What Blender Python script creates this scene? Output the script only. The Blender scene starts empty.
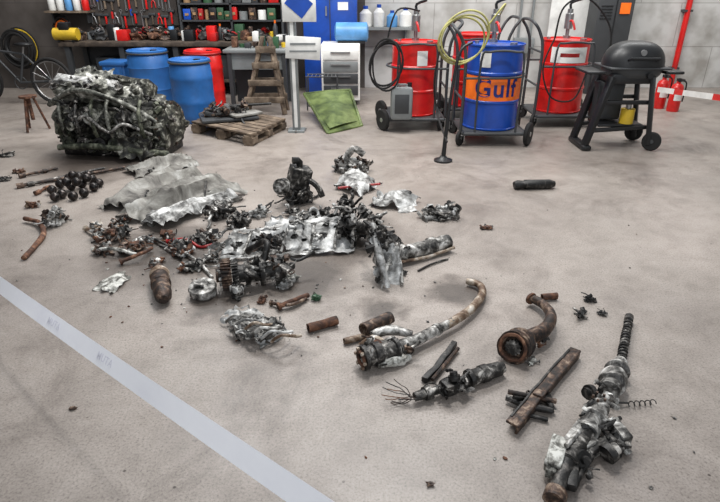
import bpy, bmesh, math, random
from mathutils import Vector, Matrix, noise
pi=math.pi
# ------------------------------------------------------------ camera calibration
F=560.0; H=1.5; PT=math.atan(271/560.0); CP=math.cos(PT); SP=math.sin(PT)
def ray(u,v):
    a=(u-360)/F; b=(251-v)/F
    return a, CP+b*SP, -SP+b*CP
def P(u,v,z=0.0):
    x,y,k=ray(u,v); t=(z-H)/k
    return Vector((x*t,y*t,z))
def W(u,v,Y):
    x,y,k=ray(u,v); t=Y/y
    return Vector((x*t,Y,H+k*t))
sc=bpy.context.scene
cam=bpy.data.cameras.new('camera'); co=bpy.data.objects.new('camera',cam); sc.collection.objects.link(co)
co.location=(0,0,H); co.rotation_euler=(pi/2-PT,0,0); cam.sensor_width=36; cam.lens=F/720*36; cam.clip_start=.05
sc.camera=co
try:
    sc.view_settings.view_transform='Standard'; sc.view_settings.look='None'
except Exception: pass
# ------------------------------------------------------------ materials
def lin(c):
    return tuple([((x/255)/12.92 if x/255<=.04045 else ((x/255+.055)/1.055)**2.4) for x in c]+[1.0])
def mk(name,stops,scale=8,detail=7,rough=.6,metal=0.,bump=.3,dist=.4,nrough=.62,spec=.5,bd=.01):
    m=bpy.data.materials.new(name); m.use_nodes=True
    nt=m.node_tree; N=nt.nodes; L=nt.links; bs=N['Principled BSDF']
    tc=N.new('ShaderNodeTexCoord'); no=N.new('ShaderNodeTexNoise')
    no.inputs['Scale'].default_value=scale; no.inputs['Detail'].default_value=detail
    no.inputs['Roughness'].default_value=nrough; no.inputs['Distortion'].default_value=dist
    L.new(tc.outputs['Object'],no.inputs['Vector'])
    r=N.new('ShaderNodeValToRGB'); e=r.color_ramp.elements
    e[0].position=stops[0][0]; e[0].color=lin(stops[0][1])
    e[1].position=stops[-1][0]; e[1].color=lin(stops[-1][1])
    for p,c in stops[1:-1]:
        q=e.new(p); q.color=lin(c)
    L.new(no.outputs[0],r.inputs[0]); L.new(r.outputs[0],bs.inputs['Base Color'])
    bs.inputs['Roughness'].default_value=rough; bs.inputs['Metallic'].default_value=metal
    if bump>0:
        b=N.new('ShaderNodeBump'); b.inputs['Strength'].default_value=bump; b.inputs['Distance'].default_value=bd
        L.new(no.outputs[0],b.inputs['Height']); L.new(b.outputs[0],bs.inputs['Normal'])
    return m
def flat(name,c,rough=.5,metal=0,var=.15,scale=6,bump=0.05):
    d=tuple(x*(1-var) for x in c); l=tuple(min(255,x*(1+var*.5)) for x in c)
    return mk(name,[(.3,d),(.55,c),(.75,l)],scale=scale,rough=rough,metal=metal,bump=bump)
CH=mk('charred_metal',[(.38,(14,13,13)),(.5,(44,42,40)),(.57,(94,91,87)),(.66,(186,182,176))],scale=24,rough=.5,metal=.25,bump=.4,nrough=.64)
CH2=mk('charred_light',[(.37,(20,19,18)),(.45,(76,74,71)),(.53,(134,132,128)),(.65,(216,215,211))],scale=20,rough=.5,metal=.2,bump=.4,nrough=.64)
AL=mk('scorched_aluminium',[(.33,(20,20,20)),(.42,(88,87,85)),(.51,(150,150,148)),(.68,(216,217,216))],scale=10,rough=.5,metal=.2,bump=.3,nrough=.68)
AL2=mk('panel_aluminium',[(.34,(40,37,34)),(.42,(86,83,78)),(.52,(118,116,110)),(.7,(164,164,160))],scale=6,rough=.6,metal=.12,bump=.25,nrough=.68)
ENG=mk('camouflage_residue',[(.39,(11,11,10)),(.49,(38,38,32)),(.56,(82,82,72)),(.66,(172,171,162))],scale=15,rough=.6,metal=.1,bump=.4,nrough=.66)
ENG2=mk('camouflage_residue_light',[(.37,(20,20,18)),(.46,(70,71,64)),(.55,(126,126,118)),(.66,(206,205,198))],scale=13,rough=.6,metal=.1,bump=.4,nrough=.66)
RU=mk('rusty_iron',[(.3,(30,20,16)),(.45,(70,45,33)),(.56,(102,68,49)),(.7,(155,120,96))],scale=20,rough=.8,metal=.1,bump=.5)
DR=mk('dark_rust',[(.34,(16,13,12)),(.47,(46,34,28)),(.56,(82,62,50)),(.66,(140,122,106))],scale=26,rough=.6,metal=.2,bump=.5)
BK=mk('sooty_black',[(.35,(8,8,8)),(.54,(27,26,25)),(.68,(92,88,84))],scale=24,rough=.5,metal=.2,bump=.4,nrough=.64)
WC=mk('white_corrosion',[(.37,(44,42,38)),(.46,(118,117,111)),(.58,(200,200,194))],scale=22,rough=.75,bump=.5,nrough=.67)
OLV=mk('olive_residue',[(.37,(18,20,14)),(.5,(56,60,46)),(.64,(118,120,104))],scale=14,rough=.7,bump=.5)
BRS=mk('brown_pipe',[(.34,(50,36,27)),(.46,(100,78,60)),(.56,(150,136,120)),(.68,(198,192,182))],scale=15,rough=.55,metal=.15,bump=.4,nrough=.65)
RED=flat('red_paint',(205,30,27),rough=.3,var=.2,scale=4)
REDD=flat('dark_red_paint',(150,26,26),rough=.4,var=.3,scale=5)
BLU=flat('blue_paint',(26,72,164),rough=.3,scale=4)
BLUP=flat('blue_plastic',(38,98,164),rough=.45,scale=5)
ORG=flat('orange_print',(244,114,30),rough=.35)
NAVY=flat('navy_print',(16,34,110),rough=.4)
WHT=flat('white_paint',(226,226,222),rough=.5,scale=3)
GRY=flat('grey_paint',(124,128,128),rough=.5,scale=3)
DGR=flat('dark_grey_paint',(56,58,60),rough=.5,scale=3)
BLKP=flat('black_plastic',(22,23,25),rough=.42,scale=5)
RUB=flat('black_rubber',(22,21,21),rough=.8)
CHR=flat('zinc_steel',(165,165,165),rough=.3,metal=.8)
WOOD=mk('old_wood',[(.3,(54,45,38)),(.5,(100,86,72)),(.7,(142,126,108))],scale=9,rough=.85,bump=.4)
WOODD=mk('dark_bench_wood',[(.3,(36,30,26)),(.5,(66,56,48)),(.7,(96,84,72))],scale=9,rough=.8,bump=.3)
YEL=flat('yellow_plastic',(206,172,44),rough=.5)
GRN=flat('green_paint',(46,82,54),rough=.5)
OLG=mk('olive_green_shell',[(.35,(52,64,34)),(.5,(84,98,54)),(.65,(112,126,76))],scale=5,rough=.4,bump=.1)
LBL=flat('light_blue_plastic',(90,150,205),rough=.4)
HOSE=flat('hose_yellowgreen',(168,164,100),rough=.5)
TAPE=mk('tape_plastic',[(.3,(232,232,240)),(.5,(246,246,250)),(.7,(252,252,255))],scale=2,rough=.45,bump=.08)
TXT=flat('tape_print',(226,226,234),rough=.5,var=.03)
PORC=flat('cardboard',(150,120,86),rough=.8)
PEG=flat('pegboard',(58,52,48),rough=.8,scale=3)
STEEL=mk('iron_ball',[(.35,(14,13,13)),(.5,(32,28,27)),(.65,(74,66,62))],scale=30,rough=.3,metal=.5,bump=.2)
# ------------------------------------------------------------ builder
def rv(rnd):
    v=Vector((rnd.uniform(-1,1),rnd.uniform(-1,1),rnd.uniform(-1,1)))
    return v.normalized() if v.length>.05 else Vector((0,0,1))
def basis(d):
    d=d.normalized(); a=Vector((0,0,1)) if abs(d.z)<.9 else Vector((1,0,0))
    x=d.cross(a).normalized(); return x, d.cross(x).normalized(), d
class B:
    def __init__(s,name):
        s.n=name; s.V=[]; s.F=[]; s.M=[]; s.mats=[]
    def mi(s,m):
        if m not in s.mats: s.mats.append(m)
        return s.mats.index(m)
    def add(s,V,Fc,m):
        o=len(s.V); s.V+= [Vector(v) for v in V]; k=s.mi(m)
        for f in Fc: s.F.append([i+o for i in f]); s.M.append(k)
    def box(s,c,size,m,rot=None,n=0,bev=0.0):
        bm=bmesh.new(); bmesh.ops.create_cube(bm,size=1)
        for v in bm.verts: v.co=Vector((v.co.x*size[0],v.co.y*size[1],v.co.z*size[2]))
        if bev>0: bmesh.ops.bevel(bm,geom=bm.edges[:]+bm.verts[:],offset=min(bev,min(size)*.45),segments=2,affect='EDGES',profile=.5)
        if n>0: bmesh.ops.subdivide_edges(bm,edges=[e for e in bm.edges if e.calc_length()>max(size)*.3],cuts=n,use_grid_fill=True)
        R=rot if rot is not None else Matrix.Identity(3)
        if isinstance(R,(int,float)): R=Matrix.Rotation(R,3,'Z')
        c=Vector(c); bm.verts.index_update()
        s.add([R@v.co+c for v in bm.verts],[[v.index for v in f.verts] for f in bm.faces],m); bm.free()
    def tube(s,pts,rs,m,seg=12,caps=True,div=0):
        pts=[Vector(p) for p in pts]
        if isinstance(rs,(int,float)): rs=[rs]*len(pts)
        if div:
            q=[];r=[]
            n=len(pts)
            for i in range(n-1):
                p0=pts[max(i-1,0)];p1=pts[i];p2=pts[i+1];p3=pts[min(i+2,n-1)]
                for k in range(div):
                    t=k/div
                    q.append(.5*((2*p1)+(p2-p0)*t+(2*p0-5*p1+4*p2-p3)*t*t+(3*p1-p0-3*p2+p3)*t**3)); r.append(rs[i]*(1-t)+rs[i+1]*t)
            q.append(pts[-1]); r.append(rs[-1]); pts=q; rs=r
        n=len(pts); V=[];Fc=[]; x=None
        for i in range(n):
            d=(pts[min(i+1,n-1)]-pts[max(i-1,0)])
            if d.length<1e-7: d=(pts[-1]-pts[0])
            d.normalize()
            if x is None: x,_,_=basis(d)
            else:
                x=x-d*x.dot(d)
                x=x.normalized() if x.length>1e-5 else basis(d)[0]
            y=d.cross(x)
            for k in range(seg):
                a=2*pi*k/seg; V.append(pts[i]+(x*math.cos(a)+y*math.sin(a))*rs[i])
        for i in range(n-1):
            for k in range(seg):
                k2=(k+1)%seg; Fc.append([i*seg+k,i*seg+k2,(i+1)*seg+k2,(i+1)*seg+k])
        if caps:
            Fc.append(list(range(seg))[::-1]); Fc.append([(n-1)*seg+k for k in range(seg)])
        s.add(V,Fc,m)
    def lathe(s,a,d,prof,m,seg=24):
        a=Vector(a); d=Vector(d); x,y,d=basis(d); V=[];Fc=[]; n=len(prof)
        for t,r in prof:
            r=max(r,.0004)
            for k in range(seg):
                q=2*pi*k/seg; V.append(a+d*t+(x*math.cos(q)+y*math.sin(q))*r)
        for i in range(n-1):
            for k in range(seg):
                k2=(k+1)%seg; Fc.append([i*seg+k,(i+1)*seg+k,(i+1)*seg+k2,i*seg+k2])
        Fc.append(list(range(seg))); Fc.append([(n-1)*seg+k for k in range(seg)][::-1])
        s.add(V,Fc,m)
    def cyl(s,a,b,r,m,seg=16,r2=None,rings=1):
        a=Vector(a);b=Vector(b); r2=r if r2 is None else r2
        s.tube([a.lerp(b,i/rings) for i in range(rings+1)],[r+(r2-r)*i/rings for i in range(rings+1)],m,seg)
    def ring(s,c,ax,R,r,m,seg=24,ms=8,wob=0,rnd=None,sq=1.0):
        x,y,d=basis(Vector(ax)); c=Vector(c); V=[];Fc=[]
        for i in range(seg):
            a=2*pi*i/seg; u=x*math.cos(a)+y*math.sin(a)*sq
            RR=R*(1+(wob*math.sin(a*2+wob*30)))
            for k in range(ms):
                q=2*pi*k/ms; V.append(c+u*(RR+r*math.cos(q))+d*r*math.sin(q))
        for i in range(seg):
            for k in range(ms):
                i2=(i+1)%seg;k2=(k+1)%ms; Fc.append([i*ms+k,i2*ms+k,i2*ms+k2,i*ms+k2])
        s.add(V,Fc,m)
    def lump(s,c,size,m,amp=.25,seed=0,sub=3,rot=0,fr=1.6):
        bm=bmesh.new(); bmesh.ops.create_icosphere(bm,subdivisions=sub,radius=1)
        R=rot if isinstance(rot,Matrix) else Matrix.Rotation(rot,3,'Z'); c=Vector(c); o=Vector((seed*7.1,seed*3.3,seed*1.7)); V=[]
        bm.verts.index_update()
        for v in bm.verts:
            k=1+amp*noise.noise(v.co*fr+o)*1.6+amp*.6*noise.noise(v.co*fr*3+o)
            q=v.co*k; V.append(R@Vector((q.x*size[0],q.y*size[1],q.z*size[2]))+c)
        s.add(V,[[v.index for v in f.verts] for f in bm.faces],m); bm.free()
    def gear(s,a,ax,R,w,nt,m,hole=0):
        a=Vector(a); x,y,d=basis(Vector(ax)); V=[];n=nt*4
        for t in (0,w):
            for i in range(n):
                q=2*pi*i/n; r=R if i%4 in(0,1) else R*.85
                V.append(a+d*t+(x*math.cos(q)+y*math.sin(q))*r)
        Fc=[[i,(i+1)%n,n+(i+1)%n,n+i] for i in range(n)]+[list(range(n))[::-1],list(range(n,2*n))]
        s.add(V,Fc,m)
    def helix(s,a,b,R,r,turns,m,seg=6):
        a=Vector(a);b=Vector(b);x,y,d=basis(b-a);n=int(turns*14)
        s.tube([a.lerp(b,i/n)+(x*math.cos(i/14*2*pi)+y*math.sin(i/14*2*pi))*R for i in range(n+1)],r,m,seg)
    def sheet(s,c4,nu,nv,m,amp=.02,fr=6,seed=0,arch=0,tear=0.0,hole=None,ridge=0,rn=6,up=None,fold=0,fn=3):
        A,Bq,C,D=[Vector(p) for p in c4]; o=Vector((seed*5.3,seed*2.1,seed*9.7)); V=[];idx={}
        U=((Bq-A).cross(D-A)).normalized()
        if U.z<0: U=-U
        if up is not None: U=Vector(up)
        for i in range(nu+1):
            for j in range(nv+1):
                u=i/nu;v=j/nv
                p=(A*(1-u)+Bq*u)*(1-v)+(D*(1-u)+C*u)*v
                w=noise.noise(p*fr+o)+.5*noise.noise(p*fr*2.6+o)
                ed=max(0,1-min(u,v,1-u,1-v)*8)
                tv=noise.noise_vector(p*fr*3+o)*tear*ed
                fd=0
                if fold: fd=fold*(1-abs(noise.noise(Vector((u*1.6,v*fn+.5*u,seed*3.1))))*4)
                q=p+U*(w*amp+arch*math.sin(pi*v)*(.35+.65*math.sin(pi*min(1,max(0,.12+u*.8))))+fd+ridge*abs(((u*rn)%1)-.5)*2)+tv
                idx[i,j]=len(V); V.append(q)
        Fc=[]
        for i in range(nu):
            for j in range(nv):
                u=(i+.5)/nu;v=(j+.5)/nv
                if hole and hole(u,v): continue
                Fc.append([idx[i,j],idx[i+1,j],idx[i+1,j+1],idx[i,j+1]])
        s.add(V,Fc,m)
    def bolts(s,c,ax,R,n,r,m,h=.01):
        x,y,d=basis(Vector(ax)); c=Vector(c)
        for i in range(n):
            q=2*pi*i/n; p=c+(x*math.cos(q)+y*math.sin(q))*R; s.cyl(p,p+d*h,r,m,6)
    def rough(s,amp,fr,amp2=0):
        for v in s.V:
            q=noise.noise_vector(v*fr); v+=q*amp
            if amp2: v+=noise.noise_vector(v*fr*3.3)*amp2
    def end(s,ground=None,ang=38):
        if ground=='clamp':
            mz=min(v.z for v in s.V)
            if mz>0:
                for v in s.V: v.z-=mz-.001
            for v in s.V:
                if v.z<.001: v.z=.001+ (abs(v.z)%.001)
        elif ground=='drop':
            mz=min(v.z for v in s.V)
            for v in s.V: v.z-=mz-.001
        xs=[v.x for v in s.V];ys=[v.y for v in s.V];zs=[v.z for v in s.V]
        o=Vector(((min(xs)+max(xs))/2,(min(ys)+max(ys))/2,min(zs)))
        me=bpy.data.meshes.new(s.n); me.from_pydata([v-o for v in s.V],[],s.F)
        for m in s.mats: me.materials.append(m)
        me.polygons.foreach_set('material_index',s.M); me.polygons.foreach_set('use_smooth',[True]*len(s.F))
        me.update()
        try: me.set_sharp_from_angle(angle=math.radians(ang))
        except Exception: pass
        ob=bpy.data.objects.new(s.n,me); ob.location=o; sc.collection.objects.link(ob); return ob
def greeb(b,c,ext,n,mats,rnd,s=1.0,rot=0.0,zmin=-.6,lumpy=True):
    R=Matrix.Rotation(rot,3,'Z'); c=Vector(c)
    for i in range(n):
        d=Vector((rnd.uniform(-1,1),rnd.uniform(-1,1),rnd.uniform(zmin,1)))
        if d.length>1: d.normalize()
        p=c+R@Vector((d.x*ext[0],d.y*ext[1],d.z*ext[2])); p.z=max(p.z,.01)
        k=rnd.random(); m=rnd.choice(mats); q=rv(rnd); a=s*rnd.uniform(.5,1.3)
        M3=q.to_track_quat('Z','Y').to_matrix()
        if k<.2: b.box(p,(a*.05,a*.03,a*.08),m,rot=M3,n=2,bev=a*.004)
        elif k<.42:
            b.lathe(p-q*a*.04,q,[(0,.012*a),(0,.024*a),(.012*a,.026*a),(.013*a,.016*a),(.06*a,.016*a),(.061*a,.028*a),(.075*a,.028*a),(.075*a,.01*a),(.06*a,.009*a)],m,12)
        elif k<.64:
            pts=[p]; dd=q.copy()
            for _ in range(3):
                dd=(dd+rv(rnd)*.7).normalized(); dd.z*=.6; z=pts[-1]+dd*a*.06; z.z=max(.01,z.z); pts.append(z)
            b.tube(pts,a*rnd.uniform(.006,.014),m,8,div=4)
        elif k<.76: b.ring(p,q,a*.03,a*.008,m,16,6)
        elif k<.84: b.lump(p,(a*.04,a*.026,a*.026),m,.5,rnd.random()*50,2,rot=M3,fr=2)
        else:
            e=q.orthogonal().normalized(); g=q.cross(e)
            b.sheet([p-e*a*.06-g*a*.04,p+e*a*.06-g*a*.03,p+e*a*.05+g*a*.04,p-e*a*.05+g*a*.03],8,6,m,a*.02,20,rnd.random()*30,tear=a*.02)
# ------------------------------------------------------------ room shell
WY=8.9
def wallobj(name,c,size,m):
    b=B(name); b.box(c,size,m); return b.end()
def floor_mat():
    m=bpy.data.materials.new('concrete_floor'); m.use_nodes=True; nt=m.node_tree;N=nt.nodes;L=nt.links;bs=N['Principled BSDF']
    tc=N.new('ShaderNodeTexCoord')
    def nz(sc_,det,ro,di=0):
        n=N.new('ShaderNodeTexNoise'); n.inputs['Scale'].default_value=sc_; n.inputs['Detail'].default_value=det; n.inputs['Roughness'].default_value=ro; n.inputs['Distortion'].default_value=di
        L.new(tc.outputs['Object'],n.inputs['Vector']); return n
    def rp(src,st):
        r=N.new('ShaderNodeValToRGB'); e=r.color_ramp.elements; e[0].position=st[0][0]; e[0].color=lin(st[0][1]); e[1].position=st[-1][0]; e[1].color=lin(st[-1][1])
        for p,c in st[1:-1]: q=e.new(p); q.color=lin(c)
        L.new(src,r.inputs[0]); return r
    def mul(a,b_,f=1.0,t='MULTIPLY'):
        x=N.new('ShaderNodeMix'); x.data_type='RGBA'; x.blend_type=t; x.inputs[0].default_value=f
        L.new(a,x.inputs[6]); L.new(b_,x.inputs[7]); return x.outputs[2]
    a=rp(nz(.7,6,.6,.6).outputs[0],[(.3,(140,132,126)),(.5,(155,147,140)),(.7,(168,159,152))])
    b=rp(nz(5,8,.7,.3).outputs[0],[(.3,(216,214,212)),(.5,(245,244,243)),(.62,(255,255,255))])
    c=rp(nz(110,4,.75).outputs[0],[(.3,(160,156,154)),(.46,(234,233,232)),(.62,(255,255,255))])
    st=rp(nz(1.3,6,.7,1.0).outputs[0],[(.26,(156,153,151)),(.38,(226,224,223)),(.48,(255,255,255))])
    col=mul(mul(mul(a.outputs[0],b.outputs[0]),c.outputs[0]),st.outputs[0],.9)
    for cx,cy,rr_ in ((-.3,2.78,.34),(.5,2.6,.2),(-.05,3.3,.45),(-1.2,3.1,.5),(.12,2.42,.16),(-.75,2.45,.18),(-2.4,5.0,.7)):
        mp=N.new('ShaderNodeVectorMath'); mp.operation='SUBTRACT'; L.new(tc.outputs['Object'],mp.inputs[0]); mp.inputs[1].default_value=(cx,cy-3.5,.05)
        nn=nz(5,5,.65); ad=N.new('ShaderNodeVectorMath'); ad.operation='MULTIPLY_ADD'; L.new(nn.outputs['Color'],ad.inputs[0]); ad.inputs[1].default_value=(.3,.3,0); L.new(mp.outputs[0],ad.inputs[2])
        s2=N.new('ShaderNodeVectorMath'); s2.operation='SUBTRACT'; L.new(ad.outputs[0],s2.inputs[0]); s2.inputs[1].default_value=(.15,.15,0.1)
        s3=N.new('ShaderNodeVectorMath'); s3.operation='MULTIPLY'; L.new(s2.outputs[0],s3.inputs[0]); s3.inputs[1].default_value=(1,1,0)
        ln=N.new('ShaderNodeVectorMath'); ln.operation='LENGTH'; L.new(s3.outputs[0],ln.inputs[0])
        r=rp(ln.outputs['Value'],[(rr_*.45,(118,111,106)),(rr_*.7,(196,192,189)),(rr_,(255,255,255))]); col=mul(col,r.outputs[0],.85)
    vo=N.new('ShaderNodeTexVoronoi'); vo.inputs['Scale'].default_value=14; L.new(tc.outputs['Object'],vo.inputs['Vector'])
    vp=rp(vo.outputs['Distance'],[(.05,(112,100,92)),(.10,(255,255,255))])
    g=rp(nz(3,2,.5).outputs[0],[(.52,(0,0,0)),(.62,(255,255,255))])
    x=N.new('ShaderNodeMix'); x.data_type='RGBA'; x.blend_type='MULTIPLY'; L.new(g.outputs[0],x.inputs[0]); L.new(col,x.inputs[6]); L.new(vp.outputs[0],x.inputs[7]); col=x.outputs[2]
    vo3=N.new('ShaderNodeTexVoronoi'); vo3.inputs['Scale'].default_value=7; L.new(tc.outputs['Object'],vo3.inputs['Vector'])
    sp=rp(vo3.outputs['Distance'],[(.03,(70,70,70)),(.06,(0,0,0))]); col=mul(col,sp.outputs[0],.6,'ADD')
    L.new(col,bs.inputs['Base Color'])
    rr=N.new('ShaderNodeMapRange'); rr.inputs[1].default_value=.3; rr.inputs[2].default_value=.7; rr.inputs[3].default_value=.34; rr.inputs[4].default_value=.56
    L.new(nz(2.2,6,.6).outputs[0],rr.inputs[0]); L.new(rr.outputs[0],bs.inputs['Roughness'])
    bp=N.new('ShaderNodeBump'); bp.inputs['Strength'].default_value=.2; bp.inputs['Distance'].default_value=.005
    L.new(nz(40,8,.75).outputs[0],bp.inputs['Height']); L.new(bp.outputs[0],bs.inputs['Normal'])
    return m
def block_mat(name,c1,c2,mort,bw=1.2,bh=.6):
    m=bpy.data.materials.new(name); m.use_nodes=True; nt=m.node_tree;N=nt.nodes;L=nt.links;bs=N['Principled BSDF']
    tc=N.new('ShaderNodeTexCoord'); sx=N.new('ShaderNodeSeparateXYZ'); cx=N.new('ShaderNodeCombineXYZ'); ad=N.new('ShaderNodeMath'); ad.operation='ADD'
    L.new(tc.outputs['Object'],sx.inputs[0]); L.new(sx.outputs[0],ad.inputs[0]); L.new(sx.outputs[1],ad.inputs[1]); L.new(ad.outputs[0],cx.inputs[0]); L.new(sx.outputs[2],cx.inputs[1])
    br=N.new('ShaderNodeTexBrick'); L.new(cx.outputs[0],br.inputs['Vector'])
    br.inputs['Color1'].default_value=lin(c1); br.inputs['Color2'].default_value=lin(c2); br.inputs['Mortar'].default_value=lin(mort)
    br.inputs['Scale'].default_value=1; br.inputs['Mortar Size'].default_value=.006; br.inputs['Brick Width'].default_value=bw; br.inputs['Row Height'].default_value=bh
    no=N.new('ShaderNodeTexNoise'); no.inputs['Scale'].default_value=3; no.inputs['Detail'].default_value=8; L.new(tc.outputs['Object'],no.inputs['Vector'])
    r=N.new('ShaderNodeValToRGB'); r.color_ramp.elements[0].position=.3; r.color_ramp.elements[0].color=(.55,.53,.5,1); r.color_ramp.elements[1].position=.6; r.color_ramp.elements[1].color=(1,1,1,1); L.new(no.outputs[0],r.inputs[0])
    x=N.new('ShaderNodeMix'); x.data_type='RGBA'; x.blend_type='MULTIPLY'; x.inputs[0].default_value=1; L.new(br.outputs[0],x.inputs[6]); L.new(r.outputs[0],x.inputs[7]); L.new(x.outputs[2],bs.inputs['Base Color'])
    bs.inputs['Roughness'].default_value=.8
    return m
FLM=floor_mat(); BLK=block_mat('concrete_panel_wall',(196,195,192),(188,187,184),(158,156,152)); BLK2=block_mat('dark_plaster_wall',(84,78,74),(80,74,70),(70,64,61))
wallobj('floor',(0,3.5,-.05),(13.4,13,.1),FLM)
xs=W(365,30,WY).x
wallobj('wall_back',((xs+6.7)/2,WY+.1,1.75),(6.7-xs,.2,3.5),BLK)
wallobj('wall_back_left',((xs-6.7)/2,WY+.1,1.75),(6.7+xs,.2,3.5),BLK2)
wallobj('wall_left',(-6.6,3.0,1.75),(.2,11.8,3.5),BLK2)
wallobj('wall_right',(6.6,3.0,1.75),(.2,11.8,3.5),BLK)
# ------------------------------------------------------------ drums
def drum(name,c,m,r=.29,h=.88,seg=40):
    b=B(name); k=r/.297
    pr=[(0,.0),(0,.285),(.0,.295),(.015,.297),(.02,.288),(.28,.287),(.29,.297),(.31,.297),(.32,.287),(.57,.287),(.58,.297),(.60,.297),(.61,.287),(.86,.288),(.865,.297),(.88,.297),(.88,.285),(.865,.283),(.862,0)]
    b.lathe(c,(0,0,1),[(t*h/.88,q*k) for t,q in pr],m,seg)
    b.cyl(c+Vector((.14,-.12,h-.018)),c+Vector((.14,-.12,h+.012)),.035,CHR,12); b.cyl(c+Vector((-.17,.1,h-.018)),c+Vector((-.17,.1,h+.01)),.022,CHR,12)
    return b
def patch(b,c,r,a0,a1,z0,z1,m):
    V=[];n=20
    for i in range(n+1):
        a=a0+(a1-a0)*i/n
        for z in (z0,z1): V.append(c+Vector((math.sin(a)*r,-math.cos(a)*r,z)))
    b.add(V,[[2*i,2*i+2,2*i+3,2*i+1] for i in range(n)],m)
def textmesh(s,size,off=0.0):
    cu=bpy.data.curves.new('t','FONT'); cu.body=s; cu.size=size; cu.align_x='CENTER'; cu.align_y='CENTER'; cu.offset=off; cu.space_character=1.08
    ob=bpy.data.objects.new('t',cu); sc.collection.objects.link(ob); dg=bpy.context.evaluated_depsgraph_get(); me=bpy.data.meshes.new_from_object(ob.evaluated_get(dg))
    V=[v.co.copy() for v in me.vertices]; Fc=[list(p.vertices) for p in me.polygons]
    bpy.data.objects.remove(ob); bpy.data.meshes.remove(me); return V,Fc
def wheel(b,c,ax,r,w,hub=CHR):
    ax=Vector(ax).normalized(); c=Vector(c)
    b.lathe(c-ax*w/2,ax,[(0,r*.6),(0,r*.9),(w*.2,r),(w*.8,r),(w,r*.9),(w,r*.6)],RUB,24)
    b.lathe(c-ax*w*.55,ax,[(0,.01),(0,r*.2),(w*.1,r*.22),(w*.15,r*.6),(w*.95,r*.6),(w,r*.22),(w*1.1,r*.2),(w*1.1,.01)],hub,20)
def trolley(c,col,flip=1,zb=.15,hh=1.1,hoop=.66):
    b=B('drum_trolley'); c=Vector((c.x,c.y,0)); f=flip
    b.box(c+Vector((0,0,zb-.02)),(.6,.56,.03),col,bev=.006)
    for sx in(-1,1):
        b.tube([c+Vector((sx*.31,-.31,zb-.02)),c+Vector((sx*.31,.31,zb-.02))],.018,col,10)
        b.tube([c+Vector((-.31,sx*.31,zb-.02)),c+Vector((.31,sx*.31,zb-.02))],.018,col,10)
    for sy in(-1,1):
        wheel(b,c+Vector((f*.35,sy*.25,.115)),(1,-.6*f,0),.115,.045)
        q=c+Vector((-f*.31,sy*.25,0)); b.box(q+Vector((0,0,.115)),(.06,.05,.03),CHR); wheel(b,q+Vector((-.02,0,.075)),(1,.7*sy,0),.075,.035)
        b.box(q+Vector((.02,0,.085)),(.005,.04,.08),CHR); b.box(q+Vector((-.055,0,.085)),(.005,.04,.08),CHR)
    x=-f*.33
    b.tube([c+Vector((x,-.25,zb)),c+Vector((x,-.25,.8)),c+Vector((x-f*.05,-.25,hh-.1)),c+Vector((x-f*.12,-.23,hh)),c+Vector((x-f*.12,0,hh+.02)),c+Vector((x-f*.12,.23,hh)),c+Vector((x-f*.05,.25,hh-.1)),c+Vector((x,.25,.8)),c+Vector((x,.25,zb))],.016,col,10,div=5)
    for z in(.45,.8): b.tube([c+Vector((x,-.25,z)),c+Vector((x,.25,z))],.012,col,8)
    pts=[]
    for i in range(17):
        a=pi*i/16; pts.append(c+Vector((x+f*.33+f*math.sin(a)*.305,-math.cos(a)*.305,hoop)))
    pts=[c+Vector((x,-.305,hoop))]+pts+[c+Vector((x,.305,hoop))]
    b.tube(pts,.011,col,8)
    b.tube([c+Vector((f*.2,-.31,zb)),c+Vector((f*.2,-.33,hoop+.16)),c+Vector((f*.12,-.33,hoop+.24)),c+Vector((-f*.12,-.33,hoop+.24)),c+Vector((-f*.2,-.33,hoop+.16)),c+Vector((-f*.2,-.31,zb))],.011,col,8,div=4)
    return b
ZB=.15
g=P(494,131,ZB)+Vector((0,.27,0)); r1=P(415,117,ZB)+Vector((0,.27,0)); r3=P(564,114,ZB)+Vector((0,.27,0)); r2=P(474,108,ZB)+Vector((0,.27,0))
b=drum('oil_drum',g,BLU,.278,.80)
patch(b,g,.274,-1.5,1.5,.288,.515,ORG)
V,Fc=textmesh('Gulf',.235,.0045); b.add([g+Vector((math.sin(v.x/.276-.08)*.2765,-math.cos(v.x/.276-.08)*.2765,.402+v.y)) for v in V],Fc,NAVY)
patch(b,g,.274,-.75,-.35,.60,.74,WHT); b.end()
b=drum('oil_drum',r1,RED,.258,.76); patch(b,r1,.254,.0,.45,.53,.68,WHT); b.end()
b=drum('oil_drum',r3,RED,.262,.77); patch(b,r3,.258,-.9,.7,.54,.70,WHT); patch(b,r3,.2585,-.5,.3,.60,.64,REDD); b.end()
drum('oil_drum',r2,RED,.25,.80).end()
trolley(g,DGR,1).end(); trolley(r1,DGR,-1).end(); trolley(r3,DGR,1).end(); trolley(r2+Vector((0,.06,0)),DGR,-1).end()
def pump(c,h,name='drum_pump'):
    b=B(name); c=Vector(c)
    b.lathe(c,(0,0,1),[(0,.04),(.03,.04),(.03,.02),(.1,.02),(.1,.045),(.25,.045),(.26,.03),(.3,.03),(.3,.0)],CHR,18)
    b.tube([c+Vector((0,0,.3)),c+Vector((0,0,.36)),c+Vector((.1,-.05,.4))],.014,BLKP,8,div=3)
    b.tube([c+Vector((.0,-.04,.18)),c+Vector((.0,-.12,.18)),c+Vector((0.02,-.16,.1))],.012,RED,8,div=3); b.end()
pump(g+Vector((-.02,.05,.8)),.3); pump(r3+Vector((0,.02,.77)),.3); pump(r1+Vector((0,.05,.76)),.3)
b=B('hose_coil')
hc=W(463,40,g.y-.36)
for i in range(3):
    b.ring(hc+Vector((0,-.012*i,.01*i)),(.15*(i-1.5),1,.1*math.sin(i)),.2+.012*i,.009,HOSE,40,8,wob=.05+.03*i)
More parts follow.
